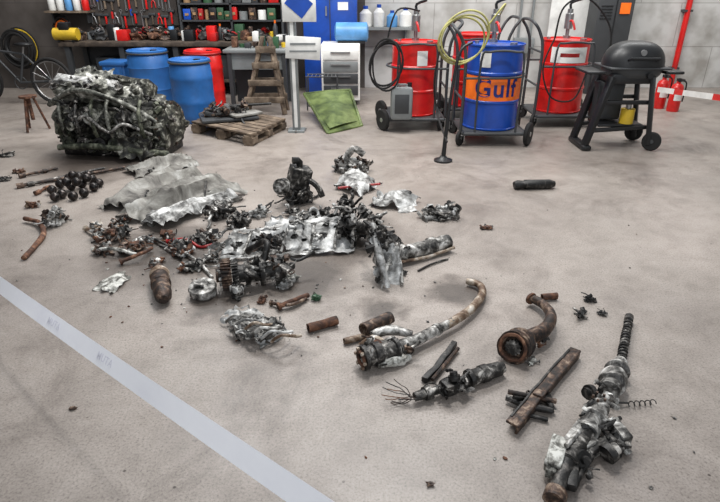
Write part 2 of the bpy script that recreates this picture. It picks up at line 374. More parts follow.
b.tube([hc+Vector((.2,0,.1)),hc+Vector((.35,0,.3)),g+Vector((-.02,-.1,1.05))],.009,HOSE,8,div=6)
b.tube([hc+Vector((-.2,0,-.05)),hc+Vector((-.24,0,-.35)),hc+Vector((-.2,.02,-.65)),P(447,142,.2)],.009,RUB,8,div=6); b.end()
b=B('hose_coil'); q=r1+Vector((-.33,-.37,.56))
for i in range(3): b.ring(q+Vector((0,-.02*i,0)),(.2*(i-1),1,0),.17,.009,RUB,36,8,wob=.08+.04*i,sq=1.3)
b.tube([q+Vector((0,0,.22)),q+Vector((.1,0,.52)),q+Vector((.35,.3,.5))],.009,RUB,8,div=6); b.end()
b=B('hose_coil'); q=r3+Vector((-.25,-.35,.8))
b.tube([q,q+Vector((.05,0,.3)),q+Vector((.3,.05,.38)),q+Vector((.58,.05,.1)),q+Vector((.6,.03,-.3)),q+Vector((.45,0,-.5))],.01,RUB,8,div=8)
b.tube([q,q+Vector((-.08,0,-.3)),q+Vector((.05,0,-.6)),q+Vector((.3,0,-.62)),q+Vector((.4,0,-.3))],.009,RUB,8,div=8); b.end()
b=B('grease_lance'); q=P(443,161); b.lathe(q,(0,0,1),[(0,.085),(.015,.085),(.03,.04),(.05,.025)],BLKP,20); b.tube([q+Vector((0,0,.03)),q+Vector((.03,.03,.5)),q+Vector((.09,.08,.92)),q+Vector((.2,.1,1.02))],[.022,.014,.012,.012],BLKP,10,div=5); b.end()
b=B('jerrycan'); q=r1+Vector((-.16,-.36,0)); q.z=.14
b.box(q+Vector((0,0,.18)),(.23,.15,.34),GRY,bev=.03); b.box(q+Vector((0,0,.37)),(.1,.03,.02),GRY,bev=.008); b.box(q+Vector((-.05,0,.355)),(.02,.03,.04),GRY); b.box(q+Vector((.05,0,.355)),(.02,.03,.04),GRY)
b.cyl(q+Vector((.08,0,.33)),q+Vector((.08,0,.39)),.025,BLKP); b.box(q+Vector((0,-.076,.18)),(.15,.006,.2),DGR,bev=.003); b.end()
def pbarrel(name,c,m,r=.25,h=.76,lid=None):
    b=B(name); b.lathe(c,(0,0,1),[(0,r*.5),(0,r*.9),(.03,r*.97),(.1,r),(h*.3,r*1.0),(h*.33,r*1.03),(h*.36,r),(h*.68,r),(h*.71,r*1.03),(h*.74,r),(h*.9,r*.97),(h*.93,r*.9),(h*.935,r*.98),(h*.99,r*.98),(h,r*.93),(h,r*.85),(h*.97,r*.8),(h*.97,0)],m,36)
    b.ring(c+Vector((0,0,h*.95)),(0,0,1),r*.97,.012,lid or DGR,36,8); b.cyl(c+Vector((.1,-.05,h*.96)),c+Vector((.1,-.05,h*1.0)),.04,BLKP); return b.end()
pbarrel('plastic_barrel',P(191,125)+Vector((0,.25,0)),BLUP,.235,.70)
pbarrel('plastic_barrel',P(149,110)+Vector((0,.25,0)),BLUP,.255,.71)
pbarrel('steel_barrel',P(204,112)+Vector((0,.25,0)),RED,.23,.72,REDD)
b=B('plastic_crate'); q=P(118,104); b.box(q+Vector((0,.2,.28)),(.3,.3,.5),BLUP,bev=.02); b.box(q+Vector((0,.2,.54)),(.34,.34,.05),BLUP,bev=.01)
for i in range(4): b.box(q+Vector((-.11+.073*i,.045,.28)),(.015,.02,.44),BLUP)
b.end('drop')
# ------------------------------------------------------------ benches and back clutter
rnd=random.Random(5)
def bottle(b,p,r,h,m,cap=BLKP):
    b.lathe(p,(0,0,1),[(0,r*.9),(.01,r),(h*.65,r),(h*.8,r*.5),(h*.86,r*.35),(h*.86,.0)],m,14); b.cyl(p+Vector((0,0,h*.85)),p+Vector((0,0,h)),r*.4,cap,10)
def can(b,p,r,h,m): b.lathe(p,(0,0,1),[(0,r),(h*.96,r),(h,r*.9),(h,0)],m,16)
bx0=W(58,45,8.2).x; bx1=W(290,45,8.2).x; BZ=.73
b=B('workbench'); b.box(((bx0+bx1)/2,8.52,BZ-.03),(bx1-bx0,.64,.06),WOODD,bev=.006)
for i in range(5):
    x=bx0+.1+(bx1-bx0-.2)*i/4
    for y in(8.26,8.78): b.box((x,y,(BZ-.06)/2),(.07,.07,BZ-.06),DGR)
b.box(((bx0+bx1)/2,8.5,.2),(bx1-bx0-.2,.5,.03),WOODD); b.box(((bx0+bx1)/2,8.8,.4),(bx1-bx0-.2,.02,.6),DGR); b.end()
cols=[RED,BLU,GRN,YEL,WHT,GRY,BLKP,PORC,DGR,LBL,BLKP,DGR,RU,DR,BLKP,DGR,RU,GRY,ORG]
b=B('workbench_clutter')
x=bx0+.08
while x<bx1-.1:
    m=rnd.choice(cols); k=rnd.random(); y=rnd.uniform(8.35,8.6)
    if k<.4: w=rnd.uniform(.06,.16); h=rnd.uniform(.05,.22); b.box((x+w/2,y,BZ+h/2),(w,.16,h),m,bev=.008); x+=w*.6
    elif k<.55: bottle(b,Vector((x+.05,y,BZ)),.035,rnd.uniform(.16,.28),m,rnd.choice(cols)); x+=.06
    elif k<.7: can(b,Vector((x+.06,y,BZ)),.04,rnd.uniform(.08,.18),m); x+=.08
    else: b.lump((x+.08,y,BZ+.06),(.1,.08,.07),rnd.choice([DR,BK,DGR,RU]),.5,rnd.random()*9,2); greeb(b,(x+.08,y,BZ+.1),(.1,.06,.06),6,[DR,BK,DGR,CHR,REDD],rnd,1.0,zmin=0); x+=.12
x=bx0+.2
while x<bx1-.3:
    w=rnd.uniform(.15,.32); h=rnd.uniform(.12,.34); b.box((x+w/2,8.46,.215+h/2),(w,.25,h),rnd.choice([DGR,BLKP,PORC,DGR,RU,GRY,BLU]),bev=.01); x+=w+.03
for v in b.V:
    if v.z>.65: v.z=max(v.z,BZ+.001)
b.end()
b=B('pegboard'); px0=W(90,10,WY).x;px1=W(178,10,WY).x; b.box(((px0+px1)/2,WY-.03,1.45),(px1-px0,.04,1.1),PEG); b.end()
b=B('hand_tool_set')
for row,z0 in enumerate((1.0,1.22,1.46)):
    x=px0+.06
    while x<px1-.06:
        k=rnd.random(); m=rnd.choice([CHR,RED,BLKP,YEL,CHR,ORG,CHR,BLU]); z=z0+rnd.uniform(-.03,.04); y=WY-.065; L_=rnd.uniform(.12,.2)
        if k<.4:
            b.box((x,y,z),(.018,.01,L_),CHR); b.ring((x,y,z+L_/2+.015),(0,1,0),.017,.006,CHR,12,6); b.ring((x,y,z-L_/2-.015),(0,1,0),.014,.006,CHR,12,6); x+=.05
        elif k<.65:
            b.box((x,y,z-.03),(.025,.02,L_),WOOD if k<.5 else RED,bev=.004); b.box((x,y,z+L_/2-.03),(.1,.028,.035),DGR,bev=.005); x+=.1
        elif k<.85:
            b.cyl((x,y,z),(x,y,z+.09),.016,m,8); b.cyl((x,y,z),(x,y,z-.12),.005,CHR,6); x+=.05
        else:
            b.tube([(x-.03,y,z-.1),(x-.02,y,z-.02),(x,y,z),(x+.01,y,z+.05)],.008,m,6); b.tube([(x+.03,y,z-.1),(x+.02,y,z-.02),(x,y,z),(x-.01,y,z+.05)],.008,m,6); x+=.08
b.end()
sx0=W(180,10,8.6).x; sx1=W(282,10,8.6).x
b=B('shelf_rack')
for z in(.98,1.2,1.44,1.7): b.box(((sx0+sx1)/2,8.72,z),(sx1-sx0,.3,.022),DGR)
for x in(sx0,(sx0+sx1)/2,sx1):
    b.box((x,8.72,1.22),(.03,.3,.98),DGR)
b.end()
b=B('storage_bins')
for z in(.992,1.212,1.452):
    x=sx0+.04
    while x<sx1-.12:
        w=rnd.uniform(.06,.15); h=rnd.uniform(.08,.17); m=rnd.choice([RED,REDD,GRN,DGR,BLKP,WHT,GRY,PORC,DGR,BLKP,DR,BLU])
        if rnd.random()<.6: b.box((x+w/2,8.66,z+h/2),(w,.14,h),m,bev=.006); b.box((x+w/2,8.585,z+h*.5),(w*.5,.01,h*.22),PORC)
        else: can(b,Vector((x+w/2,8.65,z)),w*.42,h,m)
        x+=w+.012
b.end()
b=B('cable_coil'); q=W(20,48,WY-.16)
for i in range(10): b.ring(q+Vector((rnd.uniform(-.02,.02),-.013*i+.05,rnd.uniform(-.03,.02))),(rnd.uniform(-.1,.1),1,rnd.uniform(-.1,.1)),.19+rnd.uniform(-.04,.045),.014,[RUB,YEL,RUB,RUB,BLKP,RUB,RUB,BLKP,RUB,RUB][i],32,7,wob=.04,sq=1.2)
b.box(q+Vector((0,.08,.24)),(.05,.14,.03),DGR); b.end()
b=B('cable_coil'); q=W(62,28,WY-.14)
for i in range(5): b.ring(q+Vector((rnd.uniform(-.02,.02),-.012*i+.03,rnd.uniform(-.02,.02))),(rnd.uniform(-.1,.1),1,0),.1+rnd.uniform(-.02,.03),.01,[BLKP,ORG,RUB][i%3],28,7,wob=.06,sq=1.3)
b.box(q+Vector((0,.07,.15)),(.04,.12,.02),DGR);b.end()
b=B('wall_shelf'); q=W(70,10,WY-.15); b.box((q.x,WY-.15,q.z-.02),(.62,.28,.025),WOOD); b.box((q.x-.25,WY-.1,q.z-.1),(.02,.18,.14),DGR); b.box((q.x+.25,WY-.1,q.z-.1),(.02,.18,.14),DGR)
b.end()
b=B('bottle_row')
for i,m in enumerate([WHT,WHT,LBL,WHT,RED]): bottle(b,Vector((q.x-.24+.12*i,WY-.16,q.z-.006)),.05,.26,m,RED)
b.end()
b=B('air_compressor'); q=Vector((W(75,50,8.4).x,8.25,BZ)); b.cyl(q+Vector((-.16,0,.1)),q+Vector((.16,0,.1)),.08,YEL,20); b.box(q+Vector((0,0,.2)),(.14,.12,.1),BLKP,bev=.01); b.box(q+Vector((-.1,0,.012)),(.03,.12,.024),BLKP); b.box(q+Vector((.1,0,.012)),(.03,.12,.024),BLKP); b.end()
b=B('bicycle'); c1=W(52,92,7.55); Y=7.62; R_=.3; c1=Vector((c1.x,Y,R_+.0)); c2=c1+Vector((-1.0,.12,0))
for c in(c1,c2):
    b.ring(c,(.12,1,0),R_-.02,.02,RUB,40,8); b.ring(c,(.12,1,0),R_-.05,.01,CHR,40,6); b.cyl(c+Vector((0,-.05,0)),c+Vector((0,.05,0)),.02,CHR,10)
    for i in range(14):
        a=2*pi*i/14; b.cyl(c,c+Vector((math.cos(a)*(R_-.05),0,math.sin(a)*(R_-.05))),.0025,CHR,4)
bb=c1.lerp(c2,.45)+Vector((0,0,-.03)); st=bb+Vector((.12,0,.36)); hd=c2+Vector((.2,0,.38))
for a_,b_ in((c1,bb),(c1,st),(bb,st),(bb,hd),(st,hd),(hd,c2)): b.cyl(a_,b_,.016,DGR,10)
b.cyl(st,st+Vector((.03,0,.1)),.013,CHR); b.lump(st+Vector((.03,0,.12)),(.13,.06,.03),BLKP,.1,1,2); b.cyl(hd,hd+Vector((0,0,.1)),.014,CHR); b.tube([hd+Vector((.05,-.25,.12)),hd+Vector((0,-.1,.1)),hd+Vector((0,.1,.1)),hd+Vector((.05,.25,.12))],.012,BLKP,8,div=3)
b.ring(bb,(0,1,0),.08,.006,DGR,20,6); b.end('drop')
b=B('spare_wheel'); q=P(90,102); wheel(b,q+Vector((0,.15,.2)),(.3,1,0),.2,.12); b.end('drop')
b=B('axle_stand'); q=P(36,130)
b.lathe(q+Vector((0,0,.36)),(0,0,1),[(0,.03),(0,.09),(.02,.09),(.02,0)],RU,16)
for i in range(3):
    a=2*pi*i/3+.4; b.cyl(q+Vector((math.cos(a)*.05,math.sin(a)*.05,.36)),q+Vector((math.cos(a)*.14,math.sin(a)*.14,0.01)),.013,RU,8)
b.cyl(q+Vector((0,0,.12)),q+Vector((0,0,.37)),.02,RU,10); b.end('drop')
b=B('steel_table'); f0=P(232,108); f1=P(288,108); y0=f0.y; zt=W(250,50,y0).z
b.box(((f0.x+f1.x)/2,y0+.25,zt-.02),(f1.x-f0.x+.1,.5,.04),GRY,bev=.006)
for x in(f0.x+.02,f1.x-.02):
    for y in(y0+.04,y0+.45): b.box((x,y,zt/2-.02),(.05,.05,zt-.04),DGR)
b.box(((f0.x+f1.x)/2,y0+.06,zt-.14),(f1.x-f0.x-.05,.03,.2),GRY); b.box(((f0.x+f1.x)/2,y0+.4,zt/2),(f1.x-f0.x-.05,.02,zt-.1),DGR); b.end()
b=B('table_clutter')
for i in range(8):
    x=f0.x+.05+.09*i; m=rnd.choice(cols); h=rnd.uniform(.04,.14)
    if i%2: can(b,Vector((x,y0+rnd.uniform(.2,.4),zt)),.035,h,m)
    else: b.box((x,y0+rnd.uniform(.2,.35),zt+h/2),(.07,.12,h),m,bev=.005)
b.end()
b=B('wooden_trestle'); y0=P(262,115).y
def plank(b,a,c,w,t,m):
    a=Vector(a);c=Vector(c); d=(c-a); R=d.to_track_quat('Z','Y').to_matrix(); b.box((a+c)/2,(w,t,d.length),m,rot=R,bev=.004)
for dy,s in((0,0),(.3,1)):
    A=P(245,115)+Vector((0,dy,0)); C=P(285,115)+Vector((0,dy,0)); T1=W(262,37,y0+.14); T2=W(269,37,y0+.14); off=Vector((0,.03*s,0))
    plank(b,A,T1+off,.06,.03,WOOD); plank(b,C,T2+off,.06,.03,WOOD)
    for k in(.2,.42,.64,.84): plank(b,A.lerp(T1,k)+off+Vector((-.04,-.03,0)),C.lerp(T2,k)+off+Vector((.04,-.03,0)),.03,.07,WOOD)
b.end('drop')
b=B('steel_column'); q=P(297,131); b.box(q+Vector((0,0,1.75)),(.08,.08,3.5),GRY,bev=.006); b.box(q+Vector((0,-.041,1.75)),(.035,.004,3.4),WHT); b.box(q+Vector((0,0,.01)),(.18,.18,.02),GRY); b.bolts(q+Vector((0,0,.02)),(0,0,1),.1,4,.012,CHR); b.end()
b=B('notice_board'); q=W(303,48,P(297,131).y-.06); b.box(q,(.36,.015,.22),WHT,rot=Matrix.Rotation(.06,3,'Y'),bev=.004); b.box(q+Vector((0,-.01,.04)),(.26,.004,.02),GRY); b.box(q+Vector((0,-.01,-.03)),(.28,.004,.015),GRY); b.end()
b=B('blue_sign'); q=W(299,10,P(297,131).y-.06); b.box(q+Vector((0,0,.04)),(.34,.015,.3),WHT,bev=.004); b.box(q+Vector((0,-.01,.06)),(.22,.004,.18),BLU,rot=Matrix.Rotation(.7,3,'Y')); b.end()
b=B('steel_cabinet'); a=P(309,97); c=P(353,97); b.box(((a.x+c.x)/2,8.58,.95),(c.x-a.x+.12,.5,1.9),BLU,bev=.01); b.box(((a.x+c.x)/2,8.32,1.2),(.012,.012,1.3),DGR); b.box(((a.x+c.x)/2-.05,8.31,1.12),(.02,.03,.12),CHR)
b.box(((a.x+c.x)/2+.18,8.325,1.18),(.14,.004,.1),WHT); b.end()
b=B('tool_cabinet'); y0=7.55; a=W(322,95,y0); c=W(360,95,y0); zt=W(340,45,y0).z; w=c.x-a.x
b.box(((a.x+c.x)/2,y0+.25,zt/2+.03),(w,.48,zt-.06),WHT,bev=.008)
for i in range(4): z=.14+i*(zt-.16)/4; b.box(((a.x+c.x)/2,y0-.0,z+.05),(w-.05,.02,(zt-.2)/4-.015),[DGR,DGR,GRY,WHT][i],bev=.004); b.box(((a.x+c.x)/2,y0-.02,z+.08),(w*.5,.02,.015),CHR)
for sx in(-1,1):
    for sy in(0.05,.42): wheel(b,((a.x+c.x)/2+sx*(w/2-.05),y0+sy,.04),(1,0,0),.04,.03)
b.end('drop')
b=B('water_tank'); q=Vector(((a.x+c.x)/2+.14,y0+.3,zt+.13))
b.tube([q+Vector((-.22,0,0)),q+Vector((-.2,0,0)),q+Vector((.2,0,0)),q+Vector((.22,0,0))],[.07,.12,.12,.07],LBL,24); b.box(q+Vector((0,0,-.12)),(.36,.16,.03),BLKP); b.end()
b=B('wall_bracket_shelf'); q=W(385,28,WY-.2); b.box((q.x,WY-.2,q.z),(.75,.38,.03),GRY); b.box((q.x-.3,WY-.15,q.z-.1),(.03,.28,.18),GRY); b.box((q.x+.3,WY-.15,q.z-.1),(.03,.28,.18),GRY); sz=q.z+.015; sxx=q.x; b.end()
b=B('jug_row')
for i,(m,r,h) in enumerate([(WHT,.09,.28),(WHT,.08,.3),(LBL,.08,.22),(WHT,.09,.26)]): bottle(b,Vector((sxx-.28+.19*i,WY-.2,sz)),r,h,m,BLU)
b.end()
# green curved mudguard resting on its edge
b=B('mudguard_shell')
A=P(328,134);Bq=P(362,126);C=W(350,90,P(360,120).y+.25);D=W(304,94,P(330,120).y+.35)
b.sheet([A,D,C,Bq],30,24,OLG,.0,3,2,arch=.07,up=(.1,-.8,.45))
b.sheet([A.lerp(D,.1)+Vector((.05,-.03,.02)),D.lerp(A,.12)+Vector((.05,-.03,-.02)),C.lerp(Bq,.12)+Vector((-.05,-.03,-.02)),Bq.lerp(C,.1)+Vector((-.04,-.03,.02))],20,20,OLG,.0,3,2,arch=.075,up=(.1,-.8,.45))
for e0,e1 in((D,C),(A,D),(Bq,C),(A,Bq)): b.tube([e0,e0.lerp(e1,.5)+Vector((0,-.02,0.01)),e1],.016,OLG,8,div=4)
b.end('clamp')
b=B('wire_grill_rack'); q=W(322,76,7.3); q.z=max(q.z,.35)
for i in range(8): b.cyl((q.x-.18+.05*i,7.22,q.z),(q.x-.18+.05*i,7.45,q.z),.005,CHR,6)
for y in(7.22,7.45): b.cyl((q.x-.2,y,q.z),(q.x+.2,y,q.z),.008,DGR,8)
for x in(-.19,.19):
    for y in(7.22,7.45): b.cyl((q.x+x,y,0),(q.x+x,y,q.z),.009,DGR,8)
b.end()
b=B('wooden_pallet'); pa=P(193,133);pb=P(252,147);pc=P(288,131);pd=P(230,118)
ex=(pb-pa); ey=(pd-pa)
for i in range(7):
    k=(i+.5)/7; A=pa+ey*k; Q=A+ex; d=Q-A; ang=math.atan2(d.y,d.x); b.box((A+Q)/2+Vector((0,0,.115)),(d.length,ey.length/7*.78,.022),WOOD,rot=ang,bev=.003)
for k in(.06,.5,.94):
    A=pa+ex*k; Q=A+ey; d=Q-A; ang=math.atan2(d.y,d.x); b.box((A+Q)/2+Vector((0,0,.09)),(d.length,.09,.022),WOOD,rot=ang); b.box((A+Q)/2+Vector((0,0,.012)),(d.length,.09,.022),WOOD,rot=ang)
    for t in(.07,.5,.93): b.box(A.lerp(Q,t)+Vector((0,0,.051)),(.1,.12,.056),WOOD,rot=ang)
b.end('drop')
b=B('scrap_metal_heap'); r_=random.Random(9); c=(pa+pd)/2+ex*.4; c.z=.15
for (o,s_,ro,m) in (((-.05,.0,.0),(.6,.42,.03),.35,DGR),((-.1,.04,.035),(.4,.3,.03),.1,DR),((.15,-.05,.04),(.34,.18,.025),.7,AL2)): b.box(c+Vector(o),s_,m,rot=ro,bev=.006)
greeb(b,c+Vector((-.06,.04,.06)),(.26,.18,.05),32,[BK,CH,DR,DGR],r_,1.2)
b.tube([c+Vector((-.1,.1,.09)),c+Vector((.4,.2,.1))],.014,BK,10)
for v in b.V: v.z=max(v.z,.130)
b.end()
b=B('metal_sheet'); A=W(548,36,8.7);C=W(586,36,8.7)
b.box(((A.x+C.x)/2,8.75,1.15),(C.x-A.x,.03,1.3),WHT,bev=.005); b.box(((A.x+C.x)/2,8.75,.25),(C.x-A.x,.25,.5),DGR,bev=.01); b.end()
b=B('locker'); A=W(593,36,8.4);C=W(628,36,8.4); b.box(((A.x+C.x)/2,8.62,.95),(C.x-A.x,.5,1.9),DGR,bev=.01); b.box(((A.x+C.x)/2,8.365,.95),(.01,.01,1.8),BLKP)
for i in range(5): b.box(((A.x+C.x)/2-.13,8.365,1.02+.04*i),(.16,.008,.012),BLKP)
b.box(((A.x+C.x)/2+.12,8.36,1.15),(.14,.006,.14),ORG); b.end()
b=B('water_pipe'); q=W(681,40,WY-.08); b.tube([(q.x,WY-.08,0),(q.x,WY-.08,3.4)],.04,RED,16)
for z in(.3,1.1,2.0): b.box((q.x,WY-.06,z),(.12,.11,.03),DGR)
b.end()
b=B('conduit_pipe')
for u in(520,532): q=W(u,20,WY-.03); b.tube([(q.x,WY-.03,.6),(q.x,WY-.03,3.4)],.018,GRY,10)
b.box((W(526,20,WY-.05).x,WY-.06,.62),(.3,.1,.22),GRY,bev=.01); b.end()
for u,v,h in((658,108,.42),(672,111,.40)):
    b=B('fire_extinguisher'); q=P(u,v); q.y=min(q.y,8.6)
    b.lathe(q,(0,0,1),[(0,.055),(0,.068),(.02,.072),(h*.72,.072),(h*.8,.06),(h*.86,.025),(h*.92,.025),(h*.92,0)],RED,24)
    b.box(q+Vector((0,0,h*.95)),(.04,.06,.04),BLKP,bev=.005); b.box(q+Vector((0,-.06,h*1.0)),(.02,.12,.012),BLKP); b.tube([q+Vector((.02,0,h*.93)),q+Vector((.1,0,h*.85)),q+Vector((.085,-.02,h*.3))],.009,RUB,8,div=4)
    patch(b,q,.073,-.7,.7,h*.35,h*.55,WHT); b.end()
b=B('gas_grill'); q=P(620,150)+Vector((0,.2,0)); q.z=0; ZT=.8
def ell(b,c,sz,z0,m,up=True,ex=2.6):
    V=[];Fc=[];n=36;k=9
    for j in range(k+1):
        t=j/k*pi/2
        for i in range(n):
            a=2*pi*i/n; ca=math.cos(a);sa=math.sin(a); rr=(abs(ca)**ex+abs(sa)**ex)**(-1/ex)*math.cos(t)**.7 if j<k else .001
            V.append(Vector((c.x+ca*rr*sz[0],c.y+sa*rr*sz[1],z0+(1 if up else -1)*math.sin(t)**.9*sz[2])))
    for j in range(k):
        for i in range(n): i2=(i+1)%n; Fc.append([j*n+i,j*n+i2,(j+1)*n+i2,(j+1)*n+i])
    Fc.append(list(range(n))); b.add(V,Fc,m)
ell(b,q+Vector((.05,0,0)),(.32,.24,.25),ZT+.05,BLKP); ell(b,q+Vector((.05,0,0)),(.31,.23,.16),ZT+.04,DGR,False)
b.box(q+Vector((.05,0,ZT+.045)),(.65,.49,.02),DGR,bev=.008)
b.tube([q+Vector((-.1,-.22,ZT+.13)),q+Vector((-.1,-.29,ZT+.15)),q+Vector((.2,-.29,ZT+.15)),q+Vector((.2,-.22,ZT+.13))],.013,BLKP,8)
b.cyl(q+Vector((.05,-.225,ZT+.2)),q+Vector((.05,-.20,ZT+.2)),.03,CHR,16)
for s_ in(-1,1): b.box(q+Vector((.02+s_*.42,0,ZT+.0)),(.2,.4,.03),BLKP,bev=.012)
b.cyl(q+Vector((.15,-.26,ZT-.02)),q+Vector((.15,-.22,ZT-.02)),.03,BLKP,14)
for sy in(-.18,.18):
    plank(b,q+Vector((-.42,sy-.05,.02)),q+Vector((-.22,sy,ZT-.04)),.085,.05,BLKP); plank(b,q+Vector((.30,sy-.05,.06)),q+Vector((.22,sy,ZT-.04)),.085,.05,BLKP)
    plank(b,q+Vector((-.33,sy,.2)),q+Vector((.27,sy,.24)),.05,.04,BLKP); plank(b,q+Vector((-.3,sy,.5)),q+Vector((.25,sy,.5)),.05,.04,BLKP)
b.box(q+Vector((-.02,0,.25)),(.5,.34,.03),BLKP,bev=.01); b.box(q+Vector((0,0,ZT-.06)),(.45,.4,.1),BLKP,bev=.01); b.box(q+Vector((-.12,.1,.48)),(.3,.2,.4),DGR,bev=.02)
b.box(q+Vector((-.4,-.05,.03)),(.1,.48,.05),BLKP,bev=.012)
for sy in(-.25,.2): wheel(b,q+Vector((.32,sy,.1)),(.5,1,0),.1,.05,DGR)
b.cyl(q+Vector((.06,-.1,.265)),q+Vector((.06,-.1,.42)),.075,YEL,20); b.cyl(q+Vector((.06,-.1,.42)),q+Vector((.06,-.1,.48)),.03,CHR,12)
for v in b.V: v.x=q.x+(v.x-q.x)*.87; v.y=q.y+(v.y-q.y)*.87; v.z*=.9
b.end('drop')
# ------------------------------------------------------------ barrier tapes
def ribbon(b,pts,w,m,wd,n=60):
    V=[];pts=[Vector(p) for p in pts]
    for i in range(n+1):
        t=i/n; p=pts[0].lerp(pts[1],t)+Vector((0,0,-.04*math.sin(pi*t)))
        tw=.10*math.sin(t*9)+.06*math.sin(t*23); d=(Vector(wd)+Vector((0,-tw,tw*.3))).normalized()
        V+= [p-d*w/2,p+d*w/2]
    b.add(V,[[2*i,2*i+2,2*i+3,2*i+1] for i in range(n)],m)
A=Vector((-1.6,2.19,.25));E=Vector((-.165,.99,.345)); d=(E-A)
p0=A-d*1.0+Vector((0,0,.05)); p1=E+d*.55+Vector((0,0,.04))
b=B('barrier_tape'); wd=Vector((.1,.62,.75)).normalized()
ribbon(b,[p0,p1],.070,TAPE,wd)
for k,s_ in((.50,'ATUM'),(.585,'ATUM')):
    V,Fc=textmesh(s_,.036,.0005); cpt=p0.lerp(p1,k)+Vector((0,0,-.04*math.sin(pi*k))); xx=-(p1-p0).normalized(); yy=(wd-xx*wd.dot(xx)).normalized(); nn=Vector((0,-.7,.7))*.003
    tw=.10*math.sin(k*9)+.06*math.sin(k*23); yy=(yy+Vector((0,-tw,tw*.3))).normalized()
    b.add([cpt+xx*v.x+yy*v.y+nn for v in V],Fc,TXT)
b.end()
b=B('barrier_post'); b.lathe((p0.x,p0.y,0),(0,0,1),[(0,.14),(.03,.14),(.05,.03),(.9,.025),(.9,0)],RED,20); b.end()
b=B('barrier_tape'); q0=W(657,92,6.9); q1=W(735,103,5.4)
for i in range(8):
    a=q0.lerp(q1,i/8);c=q0.lerp(q1,(i+1)/8); b.add([a,c,c+Vector((0,0,.06)),a+Vector((0,0,.06))],[[0,1,2,3]],[WHT,RED][1 if i in(2,6) else 0])
b.end()
# ------------------------------------------------------------ WRECKAGE
R0=random.Random(3)
b=B('aircraft_engine'); c=P(113,160)+Vector((0,.32,0)); ax=Matrix.Rotation(-.12,3,'Z')
def L(x,y,z): return c+ax@Vector((x*.97,y,z*.98))
b.lump(L(.02,.06,.28),(.50,.28,.28),ENG,.25,2,5,fr=2.2)
b.box(L(.02,.02,.20),(1.0,.42,.26),ENG,rot=ax,n=5,bev=.03)
b.box(L(0,.0,.05),(1.0,.44,.1),BK,rot=ax,n=3,bev=.02)
Rt=ax@Matrix.Rotation(.5,3,'X')@Matrix.Rotation(.12,3,'Y'); Rt2=ax@Matrix.Rotation(-.5,3,'X')@Matrix.Rotation(.12,3,'Y')
b.box(L(-.08,-.14,.58),(.78,.17,.13),ENG2,rot=Rt,n=6,bev=.02)
b.box(L(-.06,.16,.58),(.72,.2,.2),ENG,rot=Rt2,n=6,bev=.02)
b.box(L(-.18,-.14,.68),(.56,.10,.06),AL,rot=Rt,n=4,bev=.012); b.bolts(L(-.18,-.16,.72),ax@Vector((0,-.5,1)),.12,6,.012,BK,.02)
for i in range(6):
    x=-.42+.155*i; dv=ax@Vector((0,-.75,.65)); pr=[(-.05,.06)]
    for k in range(6): pr+=[(.017*k,.078),(.017*k+.007,.078),(.017*k+.008,.058),(.017*k+.016,.058)]
    pr+=[(.11,.05),(.13,.045),(.13,.02),(.11,.0)]
    b.lathe(L(x,-.22,.34),dv,pr,[ENG,CH,ENG2][i%3],18)
    b.tube([L(x,-.22,.54),L(x+.03,-.33,.46),L(x+.05,-.36,.30),L(x+.02,-.26,.18)],.016,[ENG2,CH,OLV][i%3],8,div=5)
    b.lathe(L(x-.03,-.20,.60),ax@Vector((0,-.5,1)),[(0,.03),(.05,.03),(.05,.042),(.065,.042),(.065,.02),(.1,.018),(.1,0)],[CH,ENG2][i%2],12)
    b.lathe(L(x+.03,-.26,.15),ax@Vector((.2,-1,.1)),[(0,.045),(.04,.045),(.045,.055),(.06,.055),(.06,.03),(.04,.028)],[OLV,CH,BK][i%3],14)
b.lathe(L(.48,0,.28),ax@Vector((1,-.3,0)),[(0,.21),(.03,.22),(.04,.18),(.07,.17),(.09,.1),(.11,.1),(.11,0)],ENG,28); b.bolts(L(.515,-.02,.28),ax@Vector((1,-.3,0)),.195,14,.012,DR,.02)
b.lathe(L(-.48,-.14,.28),ax@Vector((-.8,-.8,.2)),[(0,.18),(.04,.18),(.04,.14),(.05,.14),(.05,.10),(.09,.09),(.09,.05),(.05,.04)],OLV,24); b.bolts(L(-.51,-.17,.29),ax@Vector((-.8,-.8,.2)),.16,12,.011,CH,.02)
b.tube([L(-.55,-.22,.48),L(-.2,-.33,.64),L(.2,-.34,.56),L(.5,-.25,.36)],.022,ENG2,12,div=6)
b.tube([L(-.5,-.3,.10),L(-.1,-.36,.14),L(.3,-.34,.10),L(.55,-.2,.04)],.028,OLV,12,div=6)
b.tube([L(-.3,-.3,.30),L(-.1,-.40,.42),L(.1,-.39,.28),L(.25,-.38,.36),L(.45,-.28,.24)],.015,CH2,10,div=6)
b.sheet([L(-.38,-.26,.66),L(.02,-.24,.68),L(.0,.05,.76),L(-.34,.08,.76)],24,14,ENG2,.04,7,3,tear=.05)
b.sheet([L(.1,-.40,.06),L(.46,-.36,.05),L(.42,-.28,.26),L(.14,-.3,.30)],24,14,ENG,.04,7,5,tear=.05)
greeb(b,L(0,-.12,.32),(.57,.25,.30),130,[ENG,ENG,ENG2,OLV,CH,BK,BK],R0,1.1,-.12,zmin=-.9)
greeb(b,L(-.04,-.02,.60),(.42,.20,.11),36,[ENG2,ENG,CH,CH2],R0,.95,-.12)
b.rough(.009,7,.004); b.end('clamp')
b=B('iron_ball_pile'); br=.036
rows=[(52,190),(62,194),(73,196),(84,193),(94,187),(60,184),(71,186),(82,184),(92,179),(69,178),(79,177),(99,183),(88,175),(55,197)]
for i,(u,v) in enumerate(rows): b.lump(P(u,v,br),(br,br,br),STEEL,.02,i,3)
for u,v in((68,189),(78,189),(88,185),(74,182)): b.lump(P(u,v-1,br)+Vector((0,0,br*1.35)),(br,br,br),STEEL,.02,u,3)
b.end('drop')
